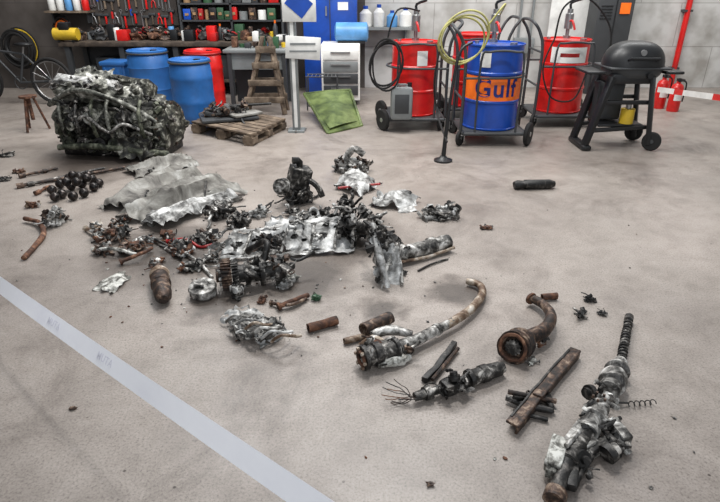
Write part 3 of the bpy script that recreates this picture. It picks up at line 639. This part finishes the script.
for (a_,c_,r,m) in (((18,186,.02),(128,167,.02),.013,DR),((28,181,.05),(104,165,.05),.012,CH),((20,176,.02),(58,168,.02),.012,DR),((36,193,.02),(50,186,.02),.010,RU)):
    b=B('steel_rod'); A=P(*a_);C=P(*c_); b.tube([A.lerp(C,i/16) for i in range(17)],[r*(1+.12*math.sin(i*2.3)) for i in range(17)],m,10); d=(C-A).normalized()
    b.lathe(A,d,[(-.01,.01),(-.01,r*1.8),(.04,r*1.8),(.04,r)],m,12); b.lathe(A.lerp(C,.6),d,[(0,r),(0,r*1.5),(.03,r*1.5),(.03,r)],m,12); b.rough(.004,20); b.end('clamp')
def junk(name,u,v,eu,h,n,mats,seed,s=.8,rot=0,lumpm=None,asp=.6,extra=None,rg=.004):
    r_=random.Random(seed); scl=(v+20)*.6; ex=eu/scl; c=P(u,v+eu*asp*.35)
    b=B(name); c.z=h*.32
    b.lump(c,(ex*.55,ex*asp*.55,h*.34),lumpm or mats[0],.5,seed,4,rot=rot,fr=2.2)
    an=r_.uniform(0,pi); dv=Vector((math.cos(an),math.sin(an)*.7,r_.uniform(-.1,.2))); l=ex*.8
    b.lathe(c-dv*l,dv,[(0,l*.06),(0,l*.2),(l*.12,l*.2),(l*.13,l*.11),(l*.8,l*.12),(l*.82,l*.24),(l*1.0,l*.24),(l*1.02,l*.13),(l*1.8,l*.12),(l*1.8,l*.05)],r_.choice(mats),16)
    greeb(b,c,(ex*.82,ex*asp*.8,h*.42),n,mats,r_,s*.74,rot)
    if extra: extra(b,c,r_)
    b.rough(rg,12,.002); return b.end('clamp')
junk('engine_fragment',8,154,10,.05,8,[BK,CH],11); junk('engine_fragment',20,171,8,.04,6,[RU,DR],12,.5); junk('engine_fragment',5,179,9,.04,8,[CH,BK],13,.5)
junk('valve_assembly',57,222,15,.17,32,[CH2,CH,AL,DR],14,.75,rot=1.2)
junk('engine_fragment',33,205,10,.06,10,[RU,BRS,CH2],15,.6)
b=B('bent_pipe'); b.tube([P(24,217,.04),P(38,221,.04),P(43,232,.035),P(34,245,.03),P(23,256,.03)],[.014,.016,.017,.016,.015],RU,12,div=7); b.rough(.005,15); b.end('clamp')
def panel(name,c4,mat,amp,fr,seed,arch=0,tear=.02,nu=50,nv=26,ridge=0,rn=5,extra=None,hole=None,fold=0,fn=3):
    b=B(name); b.sheet([P(*q) for q in c4],nu,nv,mat,amp,fr,seed,arch,tear,hole,ridge,rn,fold=fold,fn=fn)
    if extra: extra(b)
    return b.end('clamp')
def ex1(b):
    for k in(.3,.55,.8):
        A=P(104,208,.05).lerp(P(226,186,.10),k); b.tube([A+Vector((0,.14,.03)),A+Vector((.02,.05,.05)),A+Vector((.03,-.04,.02)),A+Vector((.04,-.12,-.04))],.008,BK,6,div=4)
panel('fuselage_panel',[(96,210,.0),(162,170,.02),(216,178,.02),(128,213,.0)],AL2,.02,5,1,arch=.10,tear=.04,nu=80,nv=40,fold=.03,fn=3)
panel('fuselage_panel',[(116,216,.01),(196,180,.06),(248,194,.0),(150,228,.0)],AL2,.02,5,5,arch=.13,tear=.04,nu=90,nv=46,fold=.035,fn=4,extra=ex1)
panel('fuselage_panel',[(138,216,.08),(205,186,.12),(244,188,.09),(160,216,.12)],AL,.015,8,9,arch=.05,tear=.05,nu=70,nv=30,fold=.025,fn=4)
panel('fuselage_panel',[(124,172,.0),(178,156,.0),(200,166,.0),(138,179,.0)],AL2,.02,7,12,arch=.08,tear=.04,nu=60,nv=30,fold=.025)
junk('engine_fragment',146,170,13,.06,12,[AL,CH2,BK],16,.9)
panel('metal_shard',[(92,289,.005),(112,293,.005),(131,276,.01),(120,270,.01)],WC,.02,12,14,arch=.02,tear=.03,nu=24,nv=12)
panel('metal_shard',[(366,206,.005),(380,194,.03),(418,198,.03),(412,212,.005)],AL,.03,10,15,arch=.05,tear=.05,nu=34,nv=22,fold=.02)
def exs(b): b.tube([P(338,188,.05),P(380,184,.05)],.010,REDD,8)
panel('cowling_fragment',[(334,188,.01),(345,176,.03),(382,182,.02),(362,196,.01)],AL,.03,9,16,arch=.08,tear=.04,nu=32,nv=22,extra=exs,fold=.02)
junk('cylinder_head',350,167,22,.16,32,[CH2,CH,AL,DR],17,1.1,lumpm=CH2,extra=lambda b,c,r:(b.tube([c+Vector((-.05,0,.05)),c+Vector((.03,0,.15)),c+Vector((.12,0,.10))],.03,CH2,10,div=4)))
junk('landing_gear_fragment',440,213,25,.09,24,[CH,AL,CH2],18,1.1,lumpm=CH)
def exg(b,c,r):
    b.box(c+Vector((0,0,.10)),(.15,.12,.22),CH,rot=Matrix.Rotation(.3,3,'Y')@Matrix.Rotation(.4,3,'Z'),n=3,bev=.01)
    b.lathe(c+Vector((-.1,-.05,.08)),(-.4,-1,.2),[(0,.06),(.05,.06),(.05,.045),(.08,.04),(.08,.02)],CH2,18); b.tube([c+Vector((0,0,.12)),c+Vector((.02,0,.24)),c+Vector((-.03,-.02,.26))],.025,BK,10,div=3)
    b.tube([c+Vector((.05,0,.12)),c+Vector((.14,-.05,.08)),c+Vector((.18,-.06,.0))],.022,CH,8,div=4)
junk('gearbox',299,198,18,.23,44,[BK,CH,CH],19,1.1,lumpm=BK,asp=.8,extra=exg)
b=B('charred_cylinder'); A=P(514,185,.035);C=P(552,184,.035); b.lathe(A,C-A,[(0,.01),(0,.03),(.03,.036),(.08,.032),(.09,.04),(.28,.04),(.3,.035),(.33,.025),(.33,0)],BK,20); b.rough(.008,18,.004); b.end('clamp')
junk('engine_fragment',487,227,9,.03,7,[RU,CH],21,.45)
# wing spar
b=B('wing_spar')
def hole(u,v):
    return any(((u-k)*r*11)**2+((v-y)*3.2*r)**2<.25 for k,y,r in((.10,.5,1.3),(.22,.62,1.8),(.34,.45,1.1),(.52,.55,1.5),(.60,.4,2.2),(.74,.5,1.2),(.92,.5,1.0))) or noise.noise(Vector((u*14,v*3,1)))>.45
A=P(220,256,.02); C=P(354,247,.02); D=A+Vector((.04,.13,.08)); E=C+Vector((.02,.17,.13))
b.sheet([A,C,E,D],170,26,AL,.012,7,3,hole=hole,tear=.02)
b.sheet([A+Vector((.01,.03,.005)),C+Vector((0,.03,.005)),E+Vector((0,.02,-.03)),D+Vector((0,.02,-.03))],60,8,BK,.01,8,4)
b.sheet([A+Vector((0,-.05,.0)),C+Vector((0,-.06,.0)),C,A],60,6,AL,.008,8,4,tear=.015)
b.sheet([D,E,E+Vector((0,.08,-.01)),D+Vector((0,.06,0))],60,6,AL,.012,8,5,tear=.03)
for k in(.17,.45,.66,.85,.98): p=A.lerp(C,k);q=D.lerp(E,k); b.tube([p+Vector((0,-.02,.01)),(p+q)/2+Vector((0,-.02,.01)),q],.009,CH2,8,div=3)
r_=random.Random(31); greeb(b,E+Vector((0,-.05,-.04)),(.10,.12,.12),34,[BK,CH,CH2],r_,.9); greeb(b,A.lerp(D,.4)+Vector((0,0,.02)),(.08,.12,.05),14,[CH2,AL,CH],r_,.7); greeb(b,A.lerp(E,.5),(.3,.07,.06),16,[CH2,AL,BK],r_,.6)
b.lathe(E+Vector((.02,-.1,-.02)),(.8,-.5,.2),[(0,.05),(.06,.05),(.06,.035),(.1,.03),(.1,0)],CH,18)
b.rough(.007,8,.003); b.end('clamp')
b=B('wing_rib'); b.sheet([P(258,232,.02),P(352,224,.02),P(352,214,.09),P(270,217,.08)],60,14,AL,.03,8,22,tear=.04,hole=lambda u,v:noise.noise(Vector((u*9,v*3,2)))>.35)
greeb(b,P(325,222,.05),(.28,.08,.06),28,[BK,CH,AL],random.Random(8),.9); b.rough(.006,9); b.end('clamp')
b=B('propeller_blade_root'); base=P(388,288,.0)
b.sheet([P(378,284,0),P(404,284,.0),P(398,246,.18),P(370,226,.28)],24,24,AL,.02,10,7,tear=.03)
b.sheet([P(374,266,.04),P(384,290,.0),P(394,240,.20),P(374,222,.28)],20,24,CH2,.02,10,8,tear=.03)
b.tube([P(388,288,.02),P(380,258,.15),P(373,224,.28)],[.014,.022,.014],AL,10,div=5); b.tube([P(402,284,.015),P(398,258,.10),P(382,232,.25)],[.010,.014,.013],CH2,10,div=5)
greeb(b,P(379,244,.18),(.06,.06,.10),18,[BK,CH],random.Random(4),.8); b.rough(.004,14,.002); b.end('clamp')
b=B('hydraulic_cylinder'); A=P(400,254,.055);C=P(450,241,.05)
b.lathe(A,C-A,[(-.03,.02),(-.03,.042),(0,.055),(.02,.055),(.03,.045),(.2,.044),(.21,.052),(.25,.052),(.255,.044),(.3,.042),(.31,.048),(.36,.046),(.36,.03),(.3,.03)],CH2,22)
greeb(b,A+Vector((-.02,.02,.0)),(.06,.06,.05),12,[BK,CH],random.Random(6),.8); b.tube([A+Vector((0,-.06,-.02)),A.lerp(C,.5)+Vector((0,-.07,-.03)),C+Vector((.02,-.05,-.02))],.01,BRS,8,div=5); b.rough(.005,14,.002); b.end('clamp')
b=B('brake_hose'); b.tube([P(418,270,.012),P(432,263,.015),P(448,258,.012)],.006,CH,8,div=6); b.end('clamp')
b=B('crankshaft_gear'); A=P(222,275,.085);C=P(286,269,.085); d=(C-A).normalized(); Lc=(C-A).length
b.gear(A,d,.087,.05,28,DR); b.gear(A+d*.055,d,.078,.03,28,CH); b.lathe(A-d*.03,d,[(0,.02),(0,.036),(.03,.04),(.03,.06),(.034,.06)],DR,24)
b.lathe(A,d,[(.08,.05),(.12,.05),(.12,.068),(.14,.070),(.15,.055),(.2,.05),(.2,.078),(.225,.078),(.225,.05),(.28,.045),(.28,.068),(.31,.07),(.32,.05),(Lc,.042),(Lc,0)],CH,28)
b.bolts(A-d*.004,-d,.055,8,.009,CH2,.012)
b.tube([A+d*.22+Vector((0,0,.05)),A+d*.24+Vector((0,.05,.13)),A+d*.2+Vector((0,.14,.11)),A+d*.1+Vector((0,.2,.03))],.018,BK,10,div=5)
greeb(b,A+d*.24+Vector((.02,.03,-.0)),(.13,.10,.08),40,[BK,CH,DR,CH2],random.Random(15),.75); b.rough(.007,14,.003); b.end('clamp')
junk('gearbox_fragment',270,250,16,.16,28,[BK,CH,DR],41,.9,lumpm=BK)
junk('metal_shard',290,279,14,.09,4,[WC,AL],42,.6,lumpm=WC,rot=.7,asp=.7)
junk('metal_shard',284,287,9,.05,4,[AL,CH2],43,.6,lumpm=AL)
b=B('oxygen_bottle'); A=P(159,272,.055);C=P(166,312,.05)
b.lathe(A,C-A,[(-.07,.01),(-.07,.026),(-.02,.026),(0,.04),(.02,.048),(.03,.044),(.12,.048),(.13,.052),(.15,.052),(.155,.046),(.24,.046),(.28,.04),(.31,.024),(.31,.0)],DR,26)
b.lathe(A,C-A,[(.02,.050),(.03,.053),(.05,.053),(.06,.048)],BRS,24); b.rough(.004,16,.002); b.end('clamp')
b=B('oil_filter_drum'); q=P(204,295); b.lathe(q,(0,-.15,1),[(0,.05),(0,.065),(.02,.07),(.045,.068),(.05,.074),(.062,.07),(.066,.045),(.058,.03),(.058,0)],CH2,24); greeb(b,q+Vector((0,0,.05)),(.05,.05,.02),6,[RU,CH2],random.Random(3),.4); b.rough(.004,18); b.end('clamp')
junk('engine_fragment',238,294,13,.10,14,[CH,CH2,AL],44,.7,rot=1.3)
spec=[('linkage_fragment',112,234,23,.10,38,[DR,CH2,RU,CH],.8),('linkage_fragment',132,247,18,.07,26,[RU,CH2,DR],.8),('valve_assembly',104,250,12,.08,14,[CH2,DR],.7),
('linkage_fragment',181,246,21,.08,30,[CH,RU,AL],.8),('engine_fragment',207,238,18,.09,22,[CH,CH2,DR],.8),('engine_fragment',192,266,16,.07,20,[CH2,RU,CH],.7),
('engine_fragment',222,212,21,.13,26,[CH,BK,CH2],1.0),('engine_fragment',240,222,16,.11,18,[BK,CH],1.0),('linkage_fragment',168,237,13,.07,14,[RU,DR,CH],.7),
('engine_fragment',322,228,18,.1,16,[BK,CH,AL],.9),('engine_fragment',352,238,18,.15,24,[CH,BK,CH2],.9),('linkage_fragment',262,300,9,.04,6,[RU,DR],.6),
('engine_fragment',402,272,9,.04,6,[BK,CH],.6),('linkage_fragment',210,258,12,.05,14,[CH2,DR],.7),('engine_fragment',315,214,18,.09,16,[CH,AL,BK],.9),
('linkage_fragment',122,222,12,.06,10,[CH,RU],.7),('engine_fragment',347,214,15,.19,26,[BK,CH,BK],1.0),('engine_fragment',372,224,13,.12,16,[CH,BK,CH2],.9),('engine_fragment',96,226,9,.05,8,[CH2,BRS],.6),
('engine_fragment',232,246,12,.07,12,[CH,DR],.7),('linkage_fragment',156,262,10,.04,8,[CH2,RU],.6),('engine_fragment',296,214,15,.09,14,[CH2,AL,CH],.8),('linkage_fragment',150,240,9,.05,8,[AL,RU],.6),('engine_fragment',260,214,13,.09,12,[AL,CH,BK],.8)]
for i,(n_,u,v,eu,h,k,ms,s_) in enumerate(spec): junk(n_,u,v,eu,h,k,ms,60+i,s_,rot=i*.7)
for (pts,r,m) in [([(166,238,.04),(185,236,.05),(200,244,.03),(215,240,.04)],.009,REDD),([(92,246,.05),(112,244,.08),(135,250,.04)],.011,WC),([(120,262,.02),(140,254,.04),(152,248,.02)],.011,RU),([(270,302,.02),(290,304,.03),(306,298,.02)],.009,DR),([(278,307,.02),(292,301,.03),(308,295,.02)],.013,RU),([(186,252,.03),(200,262,.03),(212,276,.02)],.009,CH2),([(150,236,.02),(168,246,.03),(182,258,.02)],.010,CH),([(85,228,.02),(100,232,.04),(118,226,.03)],.011,BRS)]:
    b=B('pipe_fragment'); b.tube([P(*q) for q in pts],r,m,10,div=6); A=P(*pts[0]);d=(P(*pts[1])-A).normalized(); b.lathe(A,d,[(0,r*.5),(0,r*1.7),(.012,r*1.7),(.012,r)],m,12); b.rough(.003,20); b.end('clamp')
b=B('crushed_housing'); r_=random.Random(77)
b.sheet([P(220,320,.02),P(262,348,.01),P(292,330,.01),P(248,306,.04)],34,24,AL,.035,14,3,arch=.04,tear=.03,hole=lambda u,v:noise.noise(Vector((u*6,v*6,4)))>.38)
b.sheet([P(228,324,.05),P(255,342,.05),P(285,326,.06),P(250,312,.08)],26,20,CH2,.02,16,6,tear=.03,hole=lambda u,v:noise.noise(Vector((u*7,v*7,9)))>.2)
for k in range(6): a_=P(226+9*k,322+4*k,.05); b.tube([a_,a_+Vector((.05,-.02,.05)),a_+Vector((.10,.0,.03)),a_+Vector((.13,.05,.0))],.007,[CH2,AL,BRS][k%3],8,div=4)
b.lathe(P(266,332,.03),(.5,-.6,.2),[(0,.03),(.03,.035),(.05,.025),(.06,.0)],CH,14); greeb(b,P(255,328,.04),(.12,.08,.03),30,[CH,AL,CH2,BK],r_,.5); b.rough(.004,16,.002); b.end('clamp')
def rtube(name,a,c,r,m,inner=True):
    b=B(name); A=P(*a);C=P(*c); l=(C-A).length
    b.lathe(A,C-A,[(.03,r*.6),(0,r*.75),(0,r),(l*.1,r*1.02),(l*.5,r*.97),(l*.9,r*1.03),(l,r),(l,r*.75),(l-.03,r*.6)],m,20); b.rough(.003,20,.002); b.end('clamp')
rtube('rusty_tube_piece',(308,328,.025),(337,320,.025),.022,RU); rtube('rusty_tube_piece',(363,326,.07),(390,314,.05),.030,DR); junk('green_valve',316,298,7,.05,6,[GRN,OLV],51,.4,asp=.8)
rtube('rusty_tube_piece',(344,341,.02),(372,334,.02),.015,BRS)
# exhaust pipe assembly
b=B('exhaust_pipe_assembly')
b.lathe(P(362,358,.06),P(405,345,.06)-P(362,358,.06),[(0,.03),(0,.054),(.015,.056),(.02,.044),(.05,.044),(.055,.052),(.085,.052),(.09,.040),(.15,.038),(.155,.046),(.17,.046),(.17,.03)],CH,24)
b.bolts(P(361,358,.06),P(362,358,.06)-P(405,345,.06),.042,6,.008,BRS,.01); b.ring(P(361,358,.06),P(362,358,.06)-P(405,345,.06),.03,.008,RU,20,6)
b.tube([P(398,348,.05),P(420,338,.045),P(442,327,.045),P(460,317,.045),P(474,306,.04),P(482,294,.035),P(480,285,.03),P(468,281,.025)],[.030,.028,.023,.021,.020,.019,.018,.016],CH2,14,div=7)
b.tube([P(446,325,.045),P(460,317,.045),P(474,306,.04),P(482,294,.035),P(480,285,.03),P(467,281,.025)],[.0225,.0218,.021,.020,.019,.017],BRS,14,div=7)
b.lathe(P(436,330,.045),P(446,325,.045)-P(436,330,.045),[(0,.02),(0,.030),(.018,.030),(.018,.02)],CH2,16)
b.tube([P(378,364,.03),P(395,361,.03),P(410,357,.02)],[.018,.022,.015],WC,12,div=4); b.box(P(397,360,.025),(.07,.045,.04),WC,rot=.3,n=2,bev=.01)
b.tube([P(372,335,.05),P(390,330,.055),P(412,334,.05)],[.018,.024,.018],CH2,12,div=4); b.tube([P(360,345,.03),P(372,338,.06),P(384,342,.08)],[.012,.016,.014],BRS,10,div=4)
b.box(P(388,346,.06),(.09,.05,.06),CH2,rot=.5,n=2,bev=.008); b.lathe(P(378,345,.08),(-.2,-.5,1),[(0,.02),(.015,.02),(.015,.013),(.03,.013),(.03,0)],RU,12)
greeb(b,P(384,350,.045),(.11,.06,.035),32,[CH,DR,CH2,BRS,BK],random.Random(12),.5); b.rough(.004,14,.0015); b.end('clamp')
b=B('charred_bar'); A=P(425,380,.018);C=P(455,343,.018); b.box((A+C)/2,(.028,.024,(C-A).length),BK,rot=(C-A).to_track_quat('Z','Y').to_matrix(),n=6,bev=.004); b.tube([A+Vector((.03,0,.0)),C+Vector((.01,-.04,0))],.008,DR,8); b.rough(.008,12,.003); b.end('clamp')
b=B('actuator'); A=P(415,397,.03);C=P(503,367,.035); l=(C-A).length; dd_=(C-A).normalized()
b.lathe(A,dd_,[(0,.01),(0,.018),(.05*l,.02),(.1*l,.02),(.1*l,.028),(.16*l,.03),(.17*l,.018),(.3*l,.018),(.3*l,.03),(.36*l,.034),(.4*l,.034),(.4*l,.02),(.58*l,.02),(.58*l,.036),(.62*l,.04),(.64*l,.034),(.72*l,.034),(.73*l,.038),(.8*l,.038),(.81*l,.033),(.95*l,.032),(.96*l,.026),(l,.024),(l,.012)],CH,20)
b.box(P(450,387,.04),(.06,.055,.05),BK,rot=.5,n=2,bev=.006); b.lathe(P(455,380,.07),(-.2,.4,1),[(0,.024),(.02,.024),(.02,.016),(.035,.016),(.035,0)],BK,12)
r_=random.Random(40)
for i in range(9):
    a_=A+Vector((r_.uniform(-.02,.03),r_.uniform(-.02,.02),0)); pts=[a_]
    dd=Vector((-1,r_.uniform(-.8,.9),r_.uniform(0,.5)))
    for k in range(4): dd=(dd+rv(r_)*.5).normalized(); z=pts[-1]+dd*.03; z.z=max(z.z,.004); pts.append(z)
    b.tube(pts,.0018,[DR,BK,RU][i%3],5,div=4)
greeb(b,P(450,388,.03),(.08,.05,.03),18,[BK,CH],r_,.45,rot=.5); greeb(b,P(488,373,.03),(.05,.03,.03),8,[CH,CH2],r_,.4); b.rough(.003,16,.0015); b.end('clamp')
junk('metal_shard',532,362,10,.03,4,[WC,CH2],52,.35,lumpm=WC,rot=.8,asp=.4)
b=B('exhaust_elbow'); c=P(517,345,.06); d=Vector((-.55,-.75,.25)).normalized()
b.lathe(c-d*.05,d,[(0,.03),(0,.068),(.016,.07),(.024,.06),(.04,.06),(.044,.068),(.06,.068),(.064,.06),(.08,.06),(.084,.073),(.1,.073),(.1,.05),(.08,.045),(.08,0)],DR,30)
b.ring(c+d*.052,d,.057,.008,RU,30,8); b.gear(c+d*.02,d,.036,.032,12,CH)
b.tube([P(526,338,.065),P(544,330,.065),P(551,318,.06),P(545,306,.05),P(531,298,.04)],[.036,.032,.027,.024,.022],DR,16,div=6); b.lathe(P(532,299,.04),P(528,296,.04)-P(540,303,.04),[(0,.024),(0,.032),(.012,.032),(.012,.015)],RU,16)
greeb(b,P(535,343,.03),(.07,.05,.03),14,[DR,CH,RU],random.Random(2),.45); b.rough(.004,14,.002); b.end('clamp')
rtube('rusty_ring',(542,297,.02),(557,296,.02),.018,RU)
junk('bracket_fragment',580,314,12,.04,12,[BK,CH],53,.45,rot=.9,asp=.4); junk('bracket_fragment',589,300,7,.05,6,[BK,CH],55,.45); junk('bracket_fragment',601,313,7,.025,5,[BK,CH],54,.35)
b=B('rusty_rail'); A=P(512,428,.025);C=P(575,352,.025); d=C-A; R=d.to_track_quat('Y','Z').to_matrix()
b.box((A+C)/2+Vector((0,0,.015)),(.05,d.length,.012),DR,rot=R,n=8,bev=.002); b.box((A+C)/2+R@Vector((.018,0,0)),(.010,d.length,.045),DR,rot=R,n=8,bev=.002); b.box((A+C)/2+R@Vector((-.02,0,.005)),(.010,d.length*.9,.04),BK,rot=R,n=8,bev=.002)
b.tube([P(506,398,.02),P(530,406,.02),P(552,412,.015)],.013,CH,10,div=4); b.tube([P(508,392,.035),P(556,402,.02)],.011,DR,10); b.tube([P(520,412,.02),P(548,420,.01)],.009,BK,8)
b.box(P(540,395,.045),(.04,.04,.02),DR,rot=R,n=1,bev=.004); greeb(b,P(536,402,.015),(.07,.05,.02),14,[BK,CH,DR],random.Random(5),.45); b.rough(.006,9,.002); b.end('clamp')
# landing gear strut
b=B('landing_gear_strut')
top=P(629,318,.03); m1=P(621,362,.04); m2=P(607,395,.055); m3=P(590,425,.055); m4=P(567,462,.045); m5=P(555,496,.03)
b.tube([top,m1],.013,BK,12); b.helix(top.lerp(m1,.1),m1,.017,.0045,15,CH,6)
b.lathe(top,m1-top,[(-.02,.01),(-.02,.02),(.025,.021),(.03,.014)],CH,12)
b.lathe(m1,m2-m1,[(-.01,.02),(0,.028),(.02,.03),(.03,.022),(.045,.022),(.05,.040),(.08,.050),(.09,.038),(.12,.038),(.13,.052),(.15,.056),(.19,.053),(.2,.040),(.24,.040)],CH2,24)
b.lathe(m3,m2-m3,[(-.05,.02),(-.05,.042),(-.02,.044),(-.01,.034),(.03,.034),(.035,.046),(.05,.046),(.055,.036),(.12,.036)],CH2,20)
b.tube([m3,m3.lerp(m4,.5),m4],[.032,.034,.036],CH,16,div=4)
b.box(P(612,382,.07),(.04,.055,.03),AL,rot=-.3,n=2,bev=.008); b.lathe(P(592,392,.06),(-1,-.4,.2),[(0,.03),(.02,.03),(.02,.02),(.035,.02),(.035,0)],BK,14); b.bolts(P(599,398,.1),(0,0,1),.022,5,.005,DR,.012)
b.tube([m4,m5],[.028,.028],BK,14,div=4); b.lathe(m5,m5-m4,[(-.02,.028),(-.02,.036),(.02,.036),(.02,.022)],DR,16)
def bx(p,s_,rz,m,rx=0): b.box(p,s_,m,rot=Matrix.Rotation(rz,3,'Z')@Matrix.Rotation(rx,3,'X'),n=3,bev=.005)
bx(P(556,454,.055),(.055,.13,.05),-.5,WC,.1); bx(P(574,434,.065),(.03,.13,.045),-.75,CH2); bx(P(600,447,.03),(.13,.035,.045),.5,CH,0); bx(P(619,432,.04),(.04,.10,.05),.15,CH2); bx(P(613,452,.03),(.06,.035,.045),.3,BK)
bx(P(585,446,.05),(.03,.10,.03),-1.1,CH2); bx(P(551,468,.04),(.035,.06,.04),-.4,WC)
b.lathe(P(606,455,.04),(1,.5,.3),[(0,.024),(0,.034),(.024,.034),(.024,.022),(.05,.022),(.05,0)],CH,16); b.lathe(P(580,458,.05),(.3,-.8,.5),[(0,.02),(0,.03),(.02,.03),(.02,.015),(.035,.015)],BK,16)
bx(P(573,476,.04),(.03,.11,.03),-.4,BK); b.tube([P(596,450,.03),P(584,468,.03),P(574,488,.02)],.011,BK,10,div=4)
b.tube([P(585,407,.06),P(598,400,.09),P(618,408,.05)],.011,CH2,10,div=4); b.tube([P(580,420,.03),P(600,428,.07),P(620,418,.05)],.009,BK,10,div=4)
b.tube([P(596,404,.08),P(584,424,.08),P(566,446,.09)],.009,CH2,10,div=4)
b.helix(P(628,404,.015),P(655,402,.013),.010,.0022,5,BK,5); b.tube([P(612,402,.03),P(628,403,.015)],.004,BK,6)
r_=random.Random(23); greeb(b,m2,(.05,.07,.035),16,[CH,BK,CH2],r_,.35,-.4); greeb(b,m3,(.05,.08,.035),18,[CH2,CH,BK],r_,.38,-.6); greeb(b,P(576,464,.03),(.07,.07,.03),26,[CH,BK,CH2,BK,CH],r_,.38); greeb(b,P(605,442,.03),(.08,.05,.03),26,[CH,BK,CH2],r_,.38)
b.rough(.003,14,.001); b.end('clamp')
b=B('metal_crumbs'); r_=random.Random(90)
for i in range(170):
    if i<150: u=r_.gauss(240,95); v=r_.gauss(262,42)
    else: u=r_.uniform(20,700); v=r_.uniform(200,495)
    if v<165 or v>500: continue
    p=P(u,v,.003); s_=r_.uniform(.002,.007); b.lump(p,(s_*1.4,s_,s_*.6),r_.choice([DR,BK,CH,WC,RU]),.5,i,1,rot=r_.uniform(0,6))
for u,v in((73,408),(430,484)): b.lump(P(u,v,.006),(.014,.010,.006),DR,.6,u,2)
b.end()
# ------------------------------------------------------------ lighting
w=bpy.data.worlds.new('world'); sc.world=w; w.use_nodes=True; w.node_tree.nodes['Background'].inputs[0].default_value=(.88,.93,1,1); w.node_tree.nodes['Background'].inputs[1].default_value=.52
def area(name,loc,rot,sx,sy,e,col):
    l=bpy.data.lights.new(name,'AREA'); l.shape='RECTANGLE'; l.size=sx; l.size_y=sy; l.energy=e; l.color=col; o=bpy.data.objects.new(name,l); o.location=loc; o.rotation_euler=rot; sc.collection.objects.link(o)
area('added_overhead_light',(-.5,5.6,4.2),(-.15,0,0),3.5,1.2,260,(1,.98,.96))  # added overhead area light, brightens mid floor by falloff; no real skylight
area('added_overhead_light',(3.5,7.4,3.6),(.25,.0,0),3,1,110,(1,.99,.97))  # same added overhead light, over the back right
area('added_overhead_light',(-3,7.2,3.6),(.3,0,0),3,1,90,(1,.98,.95))  # same added overhead light, over the back left
area('added_shadow_light',(.6,3.4,4.6),(0,0,0),.6,.3,130,(1,.99,.97))  # small light added to sharpen tape and object shadows, not a real fixture
area('door_light',(1.5,-2.5,3.0),(1.0,0,.1),4,2.5,85,(.92,.96,1))
